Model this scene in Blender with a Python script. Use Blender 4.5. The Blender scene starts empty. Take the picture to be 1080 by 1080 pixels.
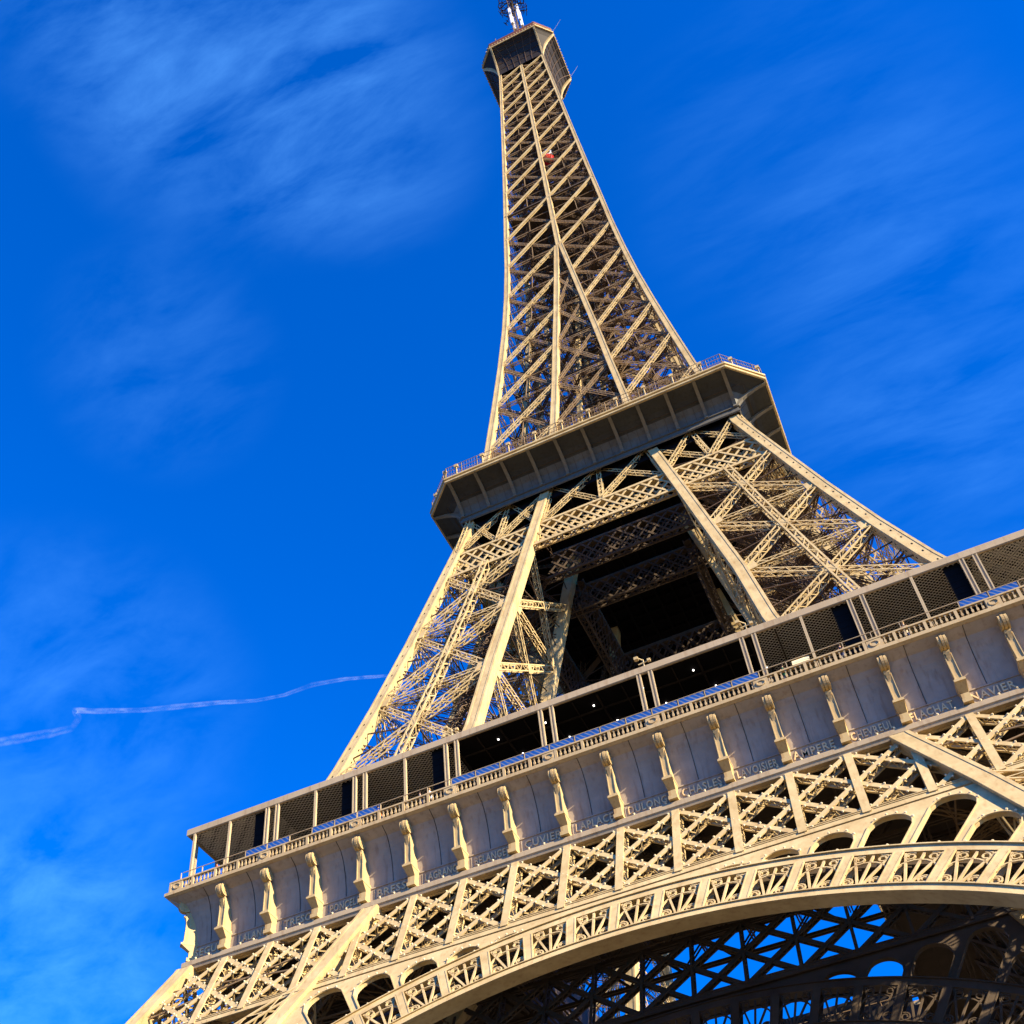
import bpy, math, random
import numpy as np
from mathutils import Vector, Matrix
PI = math.pi
S = bpy.context.scene
COL = S.collection
random.seed(7)

# ------------------------------------------------------------------ camera
CAM = np.array([16.135, -97.943, 2.464])
RV = np.array([0.805, 0.094, -0.428])
FPX, PX, PY = 1272.18, -1.099, 173.589
a_ = np.linalg.norm(RV); k_ = RV / a_
K_ = np.array([[0, -k_[2], k_[1]], [k_[2], 0, -k_[0]], [-k_[1], k_[0], 0]])
RM = np.eye(3) + math.sin(a_) * K_ + (1 - math.cos(a_)) * K_ @ K_
cd = bpy.data.cameras.new('camera'); cam = bpy.data.objects.new('camera', cd); COL.objects.link(cam)
cd.sensor_fit = 'HORIZONTAL'; cd.sensor_width = 36.0; cd.lens = FPX / 1080 * 36
cd.shift_x = -PX / 1080; cd.shift_y = PY / 1080
cd.clip_start = 0.5; cd.clip_end = 90000
M = Matrix(((RM[0][0], -RM[1][0], -RM[2][0], CAM[0]), (RM[0][1], -RM[1][1], -RM[2][1], CAM[1]),
            (RM[0][2], -RM[1][2], -RM[2][2], CAM[2]), (0, 0, 0, 1)))
cam.matrix_world = M
S.camera = cam
def ray(u, v):
    d = np.array([(u - 540 - PX) / FPX, (v - 540 - PY) / FPX, 1.0]); return d @ RM

# ------------------------------------------------------------------ sun, sky
SUN_AZ, SUN_EL = 71.0, 23.0          # degrees from the facade normal (-y) towards +x ; elevation
sd = Vector((math.cos(math.radians(SUN_EL)) * math.sin(math.radians(SUN_AZ)),
             -math.cos(math.radians(SUN_EL)) * math.cos(math.radians(SUN_AZ)), math.sin(math.radians(SUN_EL))))
sl = bpy.data.lights.new('sun', 'SUN'); sl.energy = 5.0; sl.angle = math.radians(0.5); sl.color = (1.0, 0.82, 0.57)
so = bpy.data.objects.new('sun', sl); COL.objects.link(so)
so.rotation_euler = (-sd).to_track_quat('-Z', 'Y').to_euler(); so.location = (0, 0, 400)
W = bpy.data.worlds.new("World"); S.world = W; W.use_nodes = True
nt = W.node_tree; nt.nodes.clear()
def N(t, tree=None, **kw):
    n = (tree or nt).nodes.new(t)
    for k, v in kw.items():
        if k.startswith('i_'): n.inputs[k[2:].replace('_', ' ')].default_value = v
        else: setattr(n, k, v)
    return n
L = lambda a, b: nt.links.new(a, b)
sky = N('ShaderNodeTexSky', sky_type='NISHITA', sun_disc=False)
sky.sun_elevation = math.radians(SUN_EL); sky.sun_rotation = math.atan2(sd.x, sd.y)
sky.altitude = 0; sky.air_density = 1.0; sky.dust_density = 0.3; sky.ozone_density = 3.0
tint = N('ShaderNodeMix', data_type='RGBA', blend_type='MULTIPLY'); tint.inputs[0].default_value = 1
tint.inputs[7].default_value = (0.0, 0.82, 2.25, 1)
L(sky.outputs[0], tint.inputs[6])
tc = N('ShaderNodeTexCoord')
# wisps of high cirrus: stretched noise in sky direction, thicker in a few areas of the sky
def blob(u, v, rad, gain):
    d = ray(u, v); d = d / np.linalg.norm(d)
    dot = N('ShaderNodeVectorMath', operation='DOT_PRODUCT'); dot.inputs[1].default_value = tuple(d)
    L(nrm.outputs[0], dot.inputs[0])
    mr = N('ShaderNodeMapRange', interpolation_type='SMOOTHSTEP')
    mr.inputs[1].default_value = math.cos(math.radians(rad)); mr.inputs[2].default_value = 1.0
    mr.inputs[3].default_value = 0; mr.inputs[4].default_value = gain
    L(dot.outputs['Value'], mr.inputs[0]); return mr.outputs[0]
nrm = N('ShaderNodeVectorMath', operation='NORMALIZE'); L(tc.outputs['Generated'], nrm.inputs[0])
acc = None
for b in [(240, 70, 9, .085), (120, 30, 6, .07), (370, 120, 7, .09), (1010, 320, 10, .045), (850, 170, 9, .04), (60, 760, 10, .07), (30, 1060, 9, .16), (170, 380, 6, .05),
          (960, 500, 9, .04)]:
    o = blob(*b)
    if acc is None: acc = o
    else:
        ad = N('ShaderNodeMath', operation='ADD'); L(acc, ad.inputs[0]); L(o, ad.inputs[1]); acc = ad.outputs[0]
d1 = ray(60, 20); d2 = ray(420, 170); strk = Vector(d2 / np.linalg.norm(d2) - d1 / np.linalg.norm(d1)).normalized()
mp = N('ShaderNodeMapping', vector_type='POINT')
e = strk.to_track_quat('X', 'Z').inverted().to_euler(); mp.inputs['Rotation'].default_value = e
mp.inputs['Scale'].default_value = (1.9, 9.0, 9.0)
L(nrm.outputs[0], mp.inputs['Vector'])
n1 = N('ShaderNodeTexNoise'); n1.inputs['Scale'].default_value = 2.6; n1.inputs['Detail'].default_value = 9; n1.inputs['Roughness'].default_value = .6
n1.inputs['Distortion'].default_value = .25
L(mp.outputs[0], n1.inputs['Vector'])
cr1 = N('ShaderNodeMapRange'); cr1.inputs[1].default_value = .36; cr1.inputs[2].default_value = .76
L(n1.outputs[0], cr1.inputs[0])
mu = N('ShaderNodeMath', operation='MULTIPLY', use_clamp=True); L(cr1.outputs[0], mu.inputs[0]); L(acc, mu.inputs[1])
cl = N('ShaderNodeMix', data_type='RGBA'); L(mu.outputs[0], cl.inputs[0]); L(tint.outputs[2], cl.inputs[6])
cl.inputs[7].default_value = (3.2, 9.5, 19.0, 1)
bg = N('ShaderNodeBackground'); bg.inputs['Strength'].default_value = 0.052
L(cl.outputs[2], bg.inputs['Color'])
wo = N('ShaderNodeOutputWorld'); L(bg.outputs[0], wo.inputs['Surface'])
S.view_settings.view_transform = 'Standard'; S.view_settings.look = 'None'
S.view_settings.exposure = 1.68; S.view_settings.gamma = 1; S.view_settings.use_curve_mapping = False
S.render.resolution_x = 1024; S.render.resolution_y = 1024
S.cycles.max_bounces = 5

# ------------------------------------------------------------------ materials
def paint(name, c1, c2, rough=.6, scale=.35, bump=.15, rust=None, streak=True, metallic=0.0, spec=.12):
    m = bpy.data.materials.new(name); m.use_nodes = True; t = m.node_tree
    b = t.nodes['Principled BSDF']; lk = t.links.new
    tcn = t.nodes.new('ShaderNodeTexCoord')
    na = t.nodes.new('ShaderNodeTexNoise'); na.inputs['Scale'].default_value = scale; na.inputs['Detail'].default_value = 6
    na.inputs['Roughness'].default_value = .65
    lk(tcn.outputs['Object'], na.inputs['Vector'])
    rp = t.nodes.new('ShaderNodeMapRange'); rp.inputs[1].default_value = .35; rp.inputs[2].default_value = .68; lk(na.outputs[0], rp.inputs[0])
    mx = t.nodes.new('ShaderNodeMix'); mx.data_type = 'RGBA'; mx.inputs[6].default_value = (*c1, 1); mx.inputs[7].default_value = (*c2, 1)
    lk(rp.outputs[0], mx.inputs[0]); out = mx.outputs[2]
    if streak:   # vertical rain streaks
        mpp = t.nodes.new('ShaderNodeMapping'); mpp.inputs['Scale'].default_value = (3.2, 3.2, .22); lk(tcn.outputs['Object'], mpp.inputs[0])
        nb = t.nodes.new('ShaderNodeTexNoise'); nb.inputs['Scale'].default_value = 1.0; nb.inputs['Detail'].default_value = 5; lk(mpp.outputs[0], nb.inputs['Vector'])
        r2 = t.nodes.new('ShaderNodeMapRange'); r2.inputs[1].default_value = .52; r2.inputs[2].default_value = .76; r2.inputs[4].default_value = .55
        lk(nb.outputs[0], r2.inputs[0])
        m2 = t.nodes.new('ShaderNodeMix'); m2.data_type = 'RGBA'; lk(r2.outputs[0], m2.inputs[0]); lk(out, m2.inputs[6])
        rc = rust or (c1[0] * .55, c1[1] * .42, c1[2] * .33); m2.inputs[7].default_value = (*rc, 1); out = m2.outputs[2]
    lk(out, b.inputs['Base Color'])
    b.inputs['Roughness'].default_value = rough; b.inputs['Metallic'].default_value = metallic
    b.inputs['Specular IOR Level'].default_value = spec
    if bump:
        nc = t.nodes.new('ShaderNodeTexNoise'); nc.inputs['Scale'].default_value = 5; nc.inputs['Detail'].default_value = 4
        lk(tcn.outputs['Object'], nc.inputs['Vector'])
        bp = t.nodes.new('ShaderNodeBump'); bp.inputs['Strength'].default_value = bump; bp.inputs['Distance'].default_value = .03
        lk(nc.outputs[0], bp.inputs['Height']); lk(bp.outputs[0], b.inputs['Normal'])
    return m
IRON = paint('iron_paint', (.52, .405, .205), (.38, .28, .13), scale=.55)
IRON_W = paint('brown_iron_paint', (.25, .175, .09), (.16, .105, .055))  # darker brown iron for framing, railings and summit parts
IRON_S = paint('shade_darkened_framing_iron', (.10, .065, .04), (.055, .037, .024), streak=False)  # internal framing iron, with the interior's shade painted into its colour
IRON_IN = paint('shade_darkened_inner_iron', (.095, .072, .05), (.06, .045, .032), streak=False)  # iron colour darkened to carry the shade inside the tower
FASC = paint('dull_band_paint', (.38, .30, .19), (.33, .255, .155))
CORN = paint('cornice_paint', (.43, .33, .18), (.37, .275, .145))
PANEL = paint('grey_panel_paint', (.33, .28, .215), (.27, .225, .17), rough=.7, scale=.8)
PANEL2 = paint('shade_darkened_panel_paint', (.055, .056, .052), (.04, .041, .039), rough=.7)  # cove colour darkened to carry the shade under the overhang
NAME = paint('name_letter_paint', (.68, .50, .27), (.58, .42, .22), streak=False)
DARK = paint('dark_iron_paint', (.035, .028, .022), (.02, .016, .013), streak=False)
BLACK = paint('black_opening_and_shade', (.010, .009, .010), (.006, .006, .006), streak=False, bump=0, spec=.03, rough=.9)  # near black for openings, and for undersides with shade painted in
REDB = paint('red_brown_mesh_paint', (.16, .060, .030), (.09, .035, .02), streak=False)
WHITE = paint('white_antenna_paint', (.78, .77, .74), (.65, .64, .62), streak=False, bump=0)
STONE = paint('plinth_stone', (.42, .37, .29), (.32, .28, .22), rough=.85)
GRAVEL = paint('gravel_plaza', (.15, .125, .085), (.10, .085, .06), rough=.95, streak=False, scale=.2)
BULBM = paint('lamp_dome_glass', (.62, .53, .34), (.55, .46, .28), rough=.25, streak=False, bump=0)
BLUE = paint('blue_guard_panel', (.006, .05, .23), (.015, .09, .33), rough=.3, streak=False, scale=2.5, bump=0)
_t = BLUE.node_tree; _w = _t.nodes.new('ShaderNodeTexWave'); _w.bands_direction = 'DIAGONAL'; _w.inputs['Scale'].default_value = 1.6; _w.inputs['Distortion'].default_value = 1.5
_m = _t.nodes.new('ShaderNodeMix'); _m.data_type = 'RGBA'; _r = _t.nodes.new('ShaderNodeMapRange'); _r.inputs[1].default_value = .7; _r.inputs[4].default_value = .45
_t.links.new([n for n in _t.nodes if n.type == 'TEX_COORD'][0].outputs['Object'], _w.inputs[0]); _t.links.new(_w.outputs[1], _r.inputs[0]); _t.links.new(_r.outputs[0], _m.inputs[0])
_b = _t.nodes['Principled BSDF']; _t.links.new(_b.inputs['Base Color'].links[0].from_socket, _m.inputs[6]); _m.inputs[7].default_value = (.32, .30, .2, 1); _t.links.new(_m.outputs[2], _b.inputs['Base Color'])
RED = paint('red_lift_paint', (.75, .02, .015), (.6, .015, .01), streak=False, bump=0)
CREAM = paint('cream_board', (.75, .62, .36), (.68, .55, .3), streak=False, bump=0)
def emis(name, c, s):
    m = bpy.data.materials.new(name); m.use_nodes = True; b = m.node_tree.nodes['Principled BSDF']
    b.inputs['Base Color'].default_value = (*c, 1); b.inputs['Emission Color'].default_value = (*c, 1); b.inputs['Emission Strength'].default_value = s
    return m
LAMPW = emis('lit_spot', (1, .93, .85), 2.2)

# ------------------------------------------------------------------ mesh builder
def V3(p): return np.array(p, float)
class MB:
    def __init__(s): s.b = []; s.v = []; s.f = []; s.m = []
    def bar(s, p0, p1, w, h, up=(0, 0, 1), mi=0): s.b.append((*p0, *p1, w, h, *up, mi))
    def add(s, vs, fs, mi=0):
        o = len(s.v); s.v.extend([tuple(map(float, q)) for q in vs]); s.f.extend([tuple(o + i for i in f) for f in fs]); s.m.extend([mi] * len(fs))
    def box(s, x0, x1, y0, y1, z0, z1, mi=0):
        v = [(x, y, z) for z in (z0, z1) for y in (y0, y1) for x in (x0, x1)]
        s.add(v, [(0, 2, 3, 1), (4, 5, 7, 6), (0, 1, 5, 4), (2, 6, 7, 3), (0, 4, 6, 2), (1, 3, 7, 5)], mi)
    def loft(s, rings, mi=0, caps=True, closed=False):
        n = len(rings[0]); vs = [p for r in rings for p in r]; fs = []
        m = len(rings)
        for i in range(m if closed else m - 1):
            j = (i + 1) % m
            for k in range(n):
                k2 = (k + 1) % n; fs.append((i * n + k, i * n + k2, j * n + k2, j * n + k))
        if caps and not closed: fs.append(tuple(range(n - 1, -1, -1))); fs.append(tuple((m - 1) * n + k for k in range(n)))
        s.add(vs, fs, mi)
    def path(s, pts, w, h, up, mi=0):
        for a, b in zip(pts[:-1], pts[1:]): s.bar(a, b, w, h, up, mi)
    def lace(s, p0, p1, W, D, up, pitch=.9, cw=.12, t=.05, sides=False, faces=(1, -1), solid=0, mi=0):
        """lattice girder from p0 to p1, W wide, D deep along up"""
        p0 = V3(p0); p1 = V3(p1); a = p1 - p0; ln = np.linalg.norm(a)
        if ln < .05: return
        a = a / ln; up = V3(up); sd_ = np.cross(a, up); sd_ /= np.linalg.norm(sd_); n = np.cross(sd_, a)
        for i in (-1, 1):
            for j in (-1, 1):
                o = sd_ * i * (W / 2 - cw / 2) + n * j * (D / 2 - cw / 4)
                s.bar(p0 + o, p1 + o, cw, cw / 2, n, mi)
        if solid: 
            o = n * (D / 2); s.bar(p0 + o, p1 + o, W, .05, n, mi)
        m = max(2, int(round(ln / pitch)))
        for j in faces:
            if solid and j == 1: continue
            o = n * j * (D / 2 - .02)
            for q in range(m):
                e0 = (W / 2 - cw / 2) * (1 if q % 2 else -1)
                s.bar(p0 + a * ln * q / m + sd_ * e0 + o, p0 + a * ln * (q + 1) / m - sd_ * e0 + o, cw * .62, t * .6, n, mi)
        if sides:
            for i in (-1, 1):
                o = sd_ * i * (W / 2 - .02)
                for q in range(m):
                    e0 = (D / 2 - cw / 4) * (1 if q % 2 else -1)
                    s.bar(p0 + a * ln * q / m + n * e0 + o, p0 + a * ln * (q + 1) / m - n * e0 + o, cw * .62, t * .6, sd_, mi)
    def build(s, name, mats, parent=None, smooth=False):
        if not isinstance(mats, (list, tuple)): mats = [mats]
        vs = np.array(s.v, float).reshape(-1, 3)
        me = bpy.data.meshes.new(name)
        if s.b:
            B = np.array(s.b, float); p0 = B[:, 0:3]; p1 = B[:, 3:6]; w = B[:, 6:7] / 2; h = B[:, 7:8] / 2; up = B[:, 8:11]; mi = B[:, 11].astype(int)
            a = p1 - p0; a /= np.maximum(np.linalg.norm(a, axis=1, keepdims=True), 1e-9)
            sdv = np.cross(a, up); l = np.linalg.norm(sdv, axis=1, keepdims=True)
            alt = np.cross(a, np.array([[.31, .95, .05]])); sdv = np.where(l < 1e-4, alt, sdv); sdv /= np.linalg.norm(sdv, axis=1, keepdims=True)
            n = np.cross(sdv, a)
            c = [p + i * w * sdv + j * h * n for p in (p0, p1) for i, j in ((-1, -1), (1, -1), (1, 1), (-1, 1))]
            bv = np.stack(c, 1).reshape(-1, 3)
            base = np.array([(0, 1, 2, 3), (7, 6, 5, 4), (0, 4, 5, 1), (1, 5, 6, 2), (2, 6, 7, 3), (3, 7, 4, 0)])
            bf = (base[None] + (np.arange(len(B)) * 8)[:, None, None] + len(vs)).reshape(-1, 4)
            vs = np.vstack([vs, bv]); nf = len(B) * 6
        else: bf = np.zeros((0, 4), int); nf = 0; mi = np.zeros(0, int)
        loops = [i for f in s.f for i in f]; starts = []; tot = 0
        for f in s.f: starts.append(tot); tot += len(f)
        lv = np.concatenate([np.array(loops, int), bf.ravel()]); ls = np.concatenate([np.array(starts, int), tot + 4 * np.arange(nf)])
        me.vertices.add(len(vs)); me.vertices.foreach_set('co', vs.ravel())
        me.loops.add(len(lv)); me.loops.foreach_set('vertex_index', lv.astype(np.int32))
        me.polygons.add(len(ls)); me.polygons.foreach_set('loop_start', ls.astype(np.int32))
        me.polygons.foreach_set('material_index', np.concatenate([np.array(s.m, int), np.repeat(mi, 6)]).astype(np.int32))
        me.update(calc_edges=True); me.validate()
        if not s.b and s.f:
            import bmesh
            bm = bmesh.new(); bm.from_mesh(me); bmesh.ops.recalc_face_normals(bm, faces=bm.faces); bm.to_mesh(me); bm.free()
        for mt in mats: me.materials.append(mt)
        me.polygons.foreach_set('use_smooth', [smooth] * len(me.polygons))
        o = bpy.data.objects.new(name, me); COL.objects.link(o)
        if parent: o.parent = parent
        return o
def kids(o): return [c for c in bpy.data.objects if c.parent == o]
def spin(o, n=3):
    """copies of a part (and its sub-parts) on the other sides of the square tower"""
    ch = kids(o); out = []
    for i in range(1, n + 1):
        c = o.copy(); COL.objects.link(c); c.parent = o.parent
        c.matrix_local = Matrix.Rotation(i * PI / 2, 4, 'Z') @ o.matrix_local
        for q in ch:
            d = q.copy(); COL.objects.link(d); d.parent = c; d.matrix_parent_inverse = Matrix(); 
        out.append(c)
    return out
def empty(name, loc, label, cat, group=None):
    o = bpy.data.objects.new(name, None); COL.objects.link(o); o.location = loc; o['label'] = label; o['category'] = cat
    if group: o['group'] = group
    return o

# ------------------------------------------------------------------ tower profile
ZA = [0, 43.3, 50, 51, 53, 57, 72, 80, 90, 100, 111, 127, 140, 156, 175, 189.5, 205, 227, 266, 276]
AA = [62.4, 38.0, 34.9, 34.55, 33.6, 31.6, 26.8, 24.5, 21.85, 19.35, 16.6, 14.1, 12.6, 10.85, 9.35, 8.65, 7.85, 6.8, 5.05, 4.8]
ZB = [0, 43.3, 50, 57, 71.5, 81, 91, 101, 110, 116, 130, 134.6, 147, 162, 180]
BB = [37.2, 21.4, 18.3, 15.4, 12.7, 11.5, 9.75, 8.0, 6.4, 5.15, 4.1, 3.65, 2.75, 1.5, 0.0]
A = lambda z: float(np.interp(z, ZA, AA)); Bf = lambda z: float(np.interp(z, ZB, BB))
CW = lambda z: float(np.interp(z, [0, 50, 60, 112, 120, 180, 266], [1.35, 1.25, 1.15, 1.05, .85, .68, .50]))

tower = empty('iron_tower', (0, 0, 0), 'huge tapering wrought iron lattice tower with arches and three platforms', 'tower')

def column(mb, fx, fy, zs, ho=True, slots=False):
    """square box column; fx, fy give the two outer face coordinates; hugging the inside of them"""
    rings = []
    for z in zs:
        x0, x1 = fx(z); y0, y1 = fy(z); rings.append([(x0, y0, z), (x1, y0, z), (x1, y1, z), (x0, y1, z)])
    mb.loft(rings)
    if ho:
        for k in range(4):
            for e in (0, 1):
                st = []
                for r in rings:
                    p = V3(r[k]); q = V3(r[(k + 1) % 4]); c = (V3(r[0]) + V3(r[2])) / 2
                    u = (q - p); w = np.linalg.norm(u); u = u / w; m_ = (p + q) / 2 - c; m_ /= np.linalg.norm(m_)
                    a0 = p if e == 0 else q - u * .2 * w; a1 = p + u * .2 * w if e == 0 else q
                    st.append([a0 - m_ * .02, a1 - m_ * .02, a1 + m_ * .035, a0 + m_ * .035])
                mb.loft(st)
    if slots:
        for k in range(4):
            for i in range(len(rings) - 1):
                r0, r1 = rings[i], rings[i + 1]
                c0 = (V3(r0[k]) + V3(r0[(k + 1) % 4])) / 2; c1 = (V3(r1[k]) + V3(r1[(k + 1) % 4])) / 2
                ctr = (V3(r0[0]) + V3(r0[2])) / 2; n = c0 - ctr; n /= np.linalg.norm(n); ln = np.linalg.norm(c1 - c0); m = int(ln / 1.5)
                d = (c1 - c0) / ln
                for q in range(m):
                    p = c0 + d * (q + .5) * ln / m + n * .01
                    mb.bar(p - d * .12, p + d * .12, .10, .02, n, 1)

def colset(mb, z0, z1, zs=None, slots=False):
    zs = zs or sorted(set([z0, z1] + [z for z in ZA + ZB if z0 < z < z1]))
    out = lambda z: (A(z) - CW(z), A(z)); inn = lambda z: (Bf(z), Bf(z) + CW(z))
    no = lambda z: (-A(z), -A(z) + CW(z)); ni = lambda z: (-Bf(z) - CW(z), -Bf(z))
    column(mb, out, no, zs, slots=slots); column(mb, inn, no, zs); column(mb, out, ni, zs)
    column(mb, inn, ni, zs)
cOO = lambda z: V3((A(z) - CW(z) / 2, -A(z) + CW(z) / 2, z))
cIO = lambda z: V3((Bf(z) + CW(z) / 2, -A(z) + CW(z) / 2, z))
cOI = lambda z: V3((A(z) - CW(z) / 2, -Bf(z) - CW(z) / 2, z))
cII = lambda z: V3((Bf(z) + CW(z) / 2, -Bf(z) - CW(z) / 2, z))
# faces as (left line, right line) seen from outside
FACES = [(cIO, cOO), (cOO, cOI), (cII, cIO), (cOI, cII)]
def gusset(mb, p, n, u, r, t=.06):
    p = V3(p); n = V3(n) / np.linalg.norm(n); u = V3(u) / np.linalg.norm(u); w = np.cross(n, u)
    ring = [[p + n * o + (u * math.cos(q) + w * math.sin(q)) * r * (1 if i % 2 else .72) for i, q in enumerate([2 * PI * i / 8 for i in range(8)])] for o in (-t, t)]
    mb.loft(ring)
def face_x(mb, P, Q, nodes, W, D, pitch, cw, spine=False, gus=True, hor=True, back=.0, sides=True):
    for i in range(len(nodes) - 1):
        z0, z1 = nodes[i], nodes[i + 1]
        p0, p1, q0, q1 = P(z0), P(z1), Q(z0), Q(z1)
        n = np.cross(q0 - p0, p1 - p0); n /= np.linalg.norm(n)      # outward
        o = n * (CW(z0) / 2 - D / 2 - .05)
        mb.lace(p0 + o, q1 + o, W, D, n, pitch, cw, sides=sides)
        mb.lace(q0 + o * .4, p1 + o * .4, W * .9, D * .8, n, pitch, cw * .85, sides=sides)
        if hor: mb.lace(p0 + o * .7, q0 + o * .7, W * .8, D * .9, n, pitch, cw * .9, sides=sides)
        c = (p0 + q1 + q0 + p1) / 4
        if gus:
            gusset(mb, c + o + n * D / 2, n, q1 - p0, W * .85, .04)
            for e, sg in ((p0, 1), (q0, -1)):
                uu = (q0 - p0) / np.linalg.norm(q0 - p0) * sg
                gusset(mb, e + uu * CW(z0) * .62 + n * (CW(z0) / 2 - .16), n, p1 - p0, W * 1.15, .06)
        if spine and i < len(nodes) - 1:
            m0 = (p0 + q0) / 2 + o; m1 = (p1 + q1) / 2 + o
            mb.lace(m0, m1, W * 1.0, D * 1.2, n, pitch * 1.2, cw * 1.3, sides=sides)
def diaphragm(mb, z, W=.5, D=.4, pitch=1.0, cw=.09):
    P = [cOO(z), cIO(z), cII(z), cOI(z)]
    up = (0, 0, 1)
    mb.lace(P[0], P[2], W, D, up, pitch, cw); mb.lace(P[1], P[3], W, D, up, pitch, cw)
    c = sum(P) / 4
    for k in range(4):
        m_ = (P[k] + P[(k + 1) % 4]) / 2; mb.lace(m_, (P[(k + 1) % 4] + P[(k + 2) % 4]) / 2, W * .7, D * .7, up, pitch, cw * .8)
def inner_ties(mb, nodes, n=4, seed=1):
    rnd = random.Random(seed)
    for i in range(len(nodes) - 1):
        z0, z1 = nodes[i], nodes[i + 1]; zm = (z0 + z1) / 2
        P0 = [cOO(z0), cIO(z0), cII(z0), cOI(z0)]; P1 = [cOO(z1), cIO(z1), cII(z1), cOI(z1)]
        c = sum(P0 + P1) / 8
        for k in range(4):
            mb.lace(P0[k], c, .34, .3, (0, .3, 1), .8, .07); mb.lace(P1[k], c, .34, .3, (0, .3, 1), .8, .07)
            f = (P0[k] + P1[k] + P0[(k + 1) % 4] + P1[(k + 1) % 4]) / 4
            mb.bar(f, c, .12, .12)
            for s_ in (.33, .66):
                a = P0[k] * (1 - s_) + P1[k] * s_; b = P0[(k + 1) % 4] * (1 - s_) + P1[(k + 1) % 4] * s_
                mb.bar(a, f, .10, .10); mb.bar(b, f, .10, .10)
def stair(mb, nodes, off=(0, 0)):
    for i in range(len(nodes) - 1):
        z0, z1 = nodes[i], nodes[i + 1]
        c0 = (cOO(z0) + cII(z0)) / 2; c1 = (cOO(z1) + cII(z1)) / 2; m = 4
        for q in range(m):
            t0, t1 = q / m, (q + 1) / m; s_ = 1 if q % 2 else -1
            a = c0 + (c1 - c0) * t0 + V3((1.4 * s_, 1.0, 0)); b = c0 + (c1 - c0) * t1 + V3((-1.4 * s_, 1.0, 0))
            mb.bar(a, b, .9, .08, (0, 0, 1)); mb.bar(a + V3((0, .45, .9)), b + V3((0, .45, .9)), .05, .05); mb.bar(a + V3((0, -.45, .9)), b + V3((0, -.45, .9)), .05, .05)
            mb.box(b[0] - .6, b[0] + .6, b[1] - .6, b[1] + .6, b[2] - .04, b[2] + .04)

# ---- lower legs (ground to first floor)
mb = MB(); colset(mb, 1.0, 50.35); leg = mb.build('lower_leg', [IRON, BLACK], tower)
mb = MB(); nodes = [3, 16.5, 30, 43.3]
for f in FACES: face_x(mb, f[0], f[1], nodes, 1.1, .9, 1.3, .17)
mb.build('lattice_bracing', IRON, leg)
mb = MB()
for z in (16.5, 30, 36.6, 43.3, 50): diaphragm(mb, z, .8, .6, 1.2, .13)
inner_ties(mb, [16.5, 30, 43.3, 51], 4)
for s_ in (-1.8, 1.8):       # inclined lift rails
    c0 = (cOO(2) + cII(2)) / 2 + V3((s_, s_, 0)); c1 = (cOO(56) + cII(56)) / 2 + V3((s_, s_, 0)); mb.lace(c0, c1, 1.0, 1.2, (.5, -.5, 1), 1.3, .16, sides=True)
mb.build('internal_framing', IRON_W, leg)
for cx, cy in ((A(1) - .6, -A(1) + .6), (Bf(1) + .6, -A(1) + .6), (A(1) - .6, -Bf(1) - .6), (Bf(1) + .6, -Bf(1) - .6)):
    mb = MB(); mb.loft([[(cx - r, cy - r, z), (cx + r, cy - r, z), (cx + r, cy + r, z), (cx - r, cy + r, z)] for r, z in ((3.2, 0), (3.0, .9), (2.2, .95), (1.6, 2.4))]); mb.build('plinth', STONE, leg)
spin(leg)

# ---- middle legs
MN = [57, 69.5, 80.4, 90.8, 101.2]
mb = MB(); colset(mb, 56.5, 112.0, slots=True); leg2 = mb.build('middle_leg', [IRON, BLACK], tower)
mb = MB()
for i, f in enumerate(FACES):
    face_x(mb, f[0], f[1], MN, .78, .7, .85, .13, spine=(i < 2), gus=True)
mb.build('lattice_bracing', IRON, leg2)
mb = MB()
for z in MN[1:] + [75, 85.6, 96]: diaphragm(mb, z, .6, .5, 1.0, .10)
inner_ties(mb, MN + [110])
stair(mb, MN + [111])
for s_ in (-1.2, 1.2):
    c0 = (cOO(57) + cII(57)) / 2 + V3((s_, s_, 0)); c1 = (cOO(111) + cII(111)) / 2 + V3((s_, s_, 0)); mb.lace(c0, c1, .8, .9, (.5, -.5, 1), 1.0, .13, sides=True)
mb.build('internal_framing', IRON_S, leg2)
spin(leg2)

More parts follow.
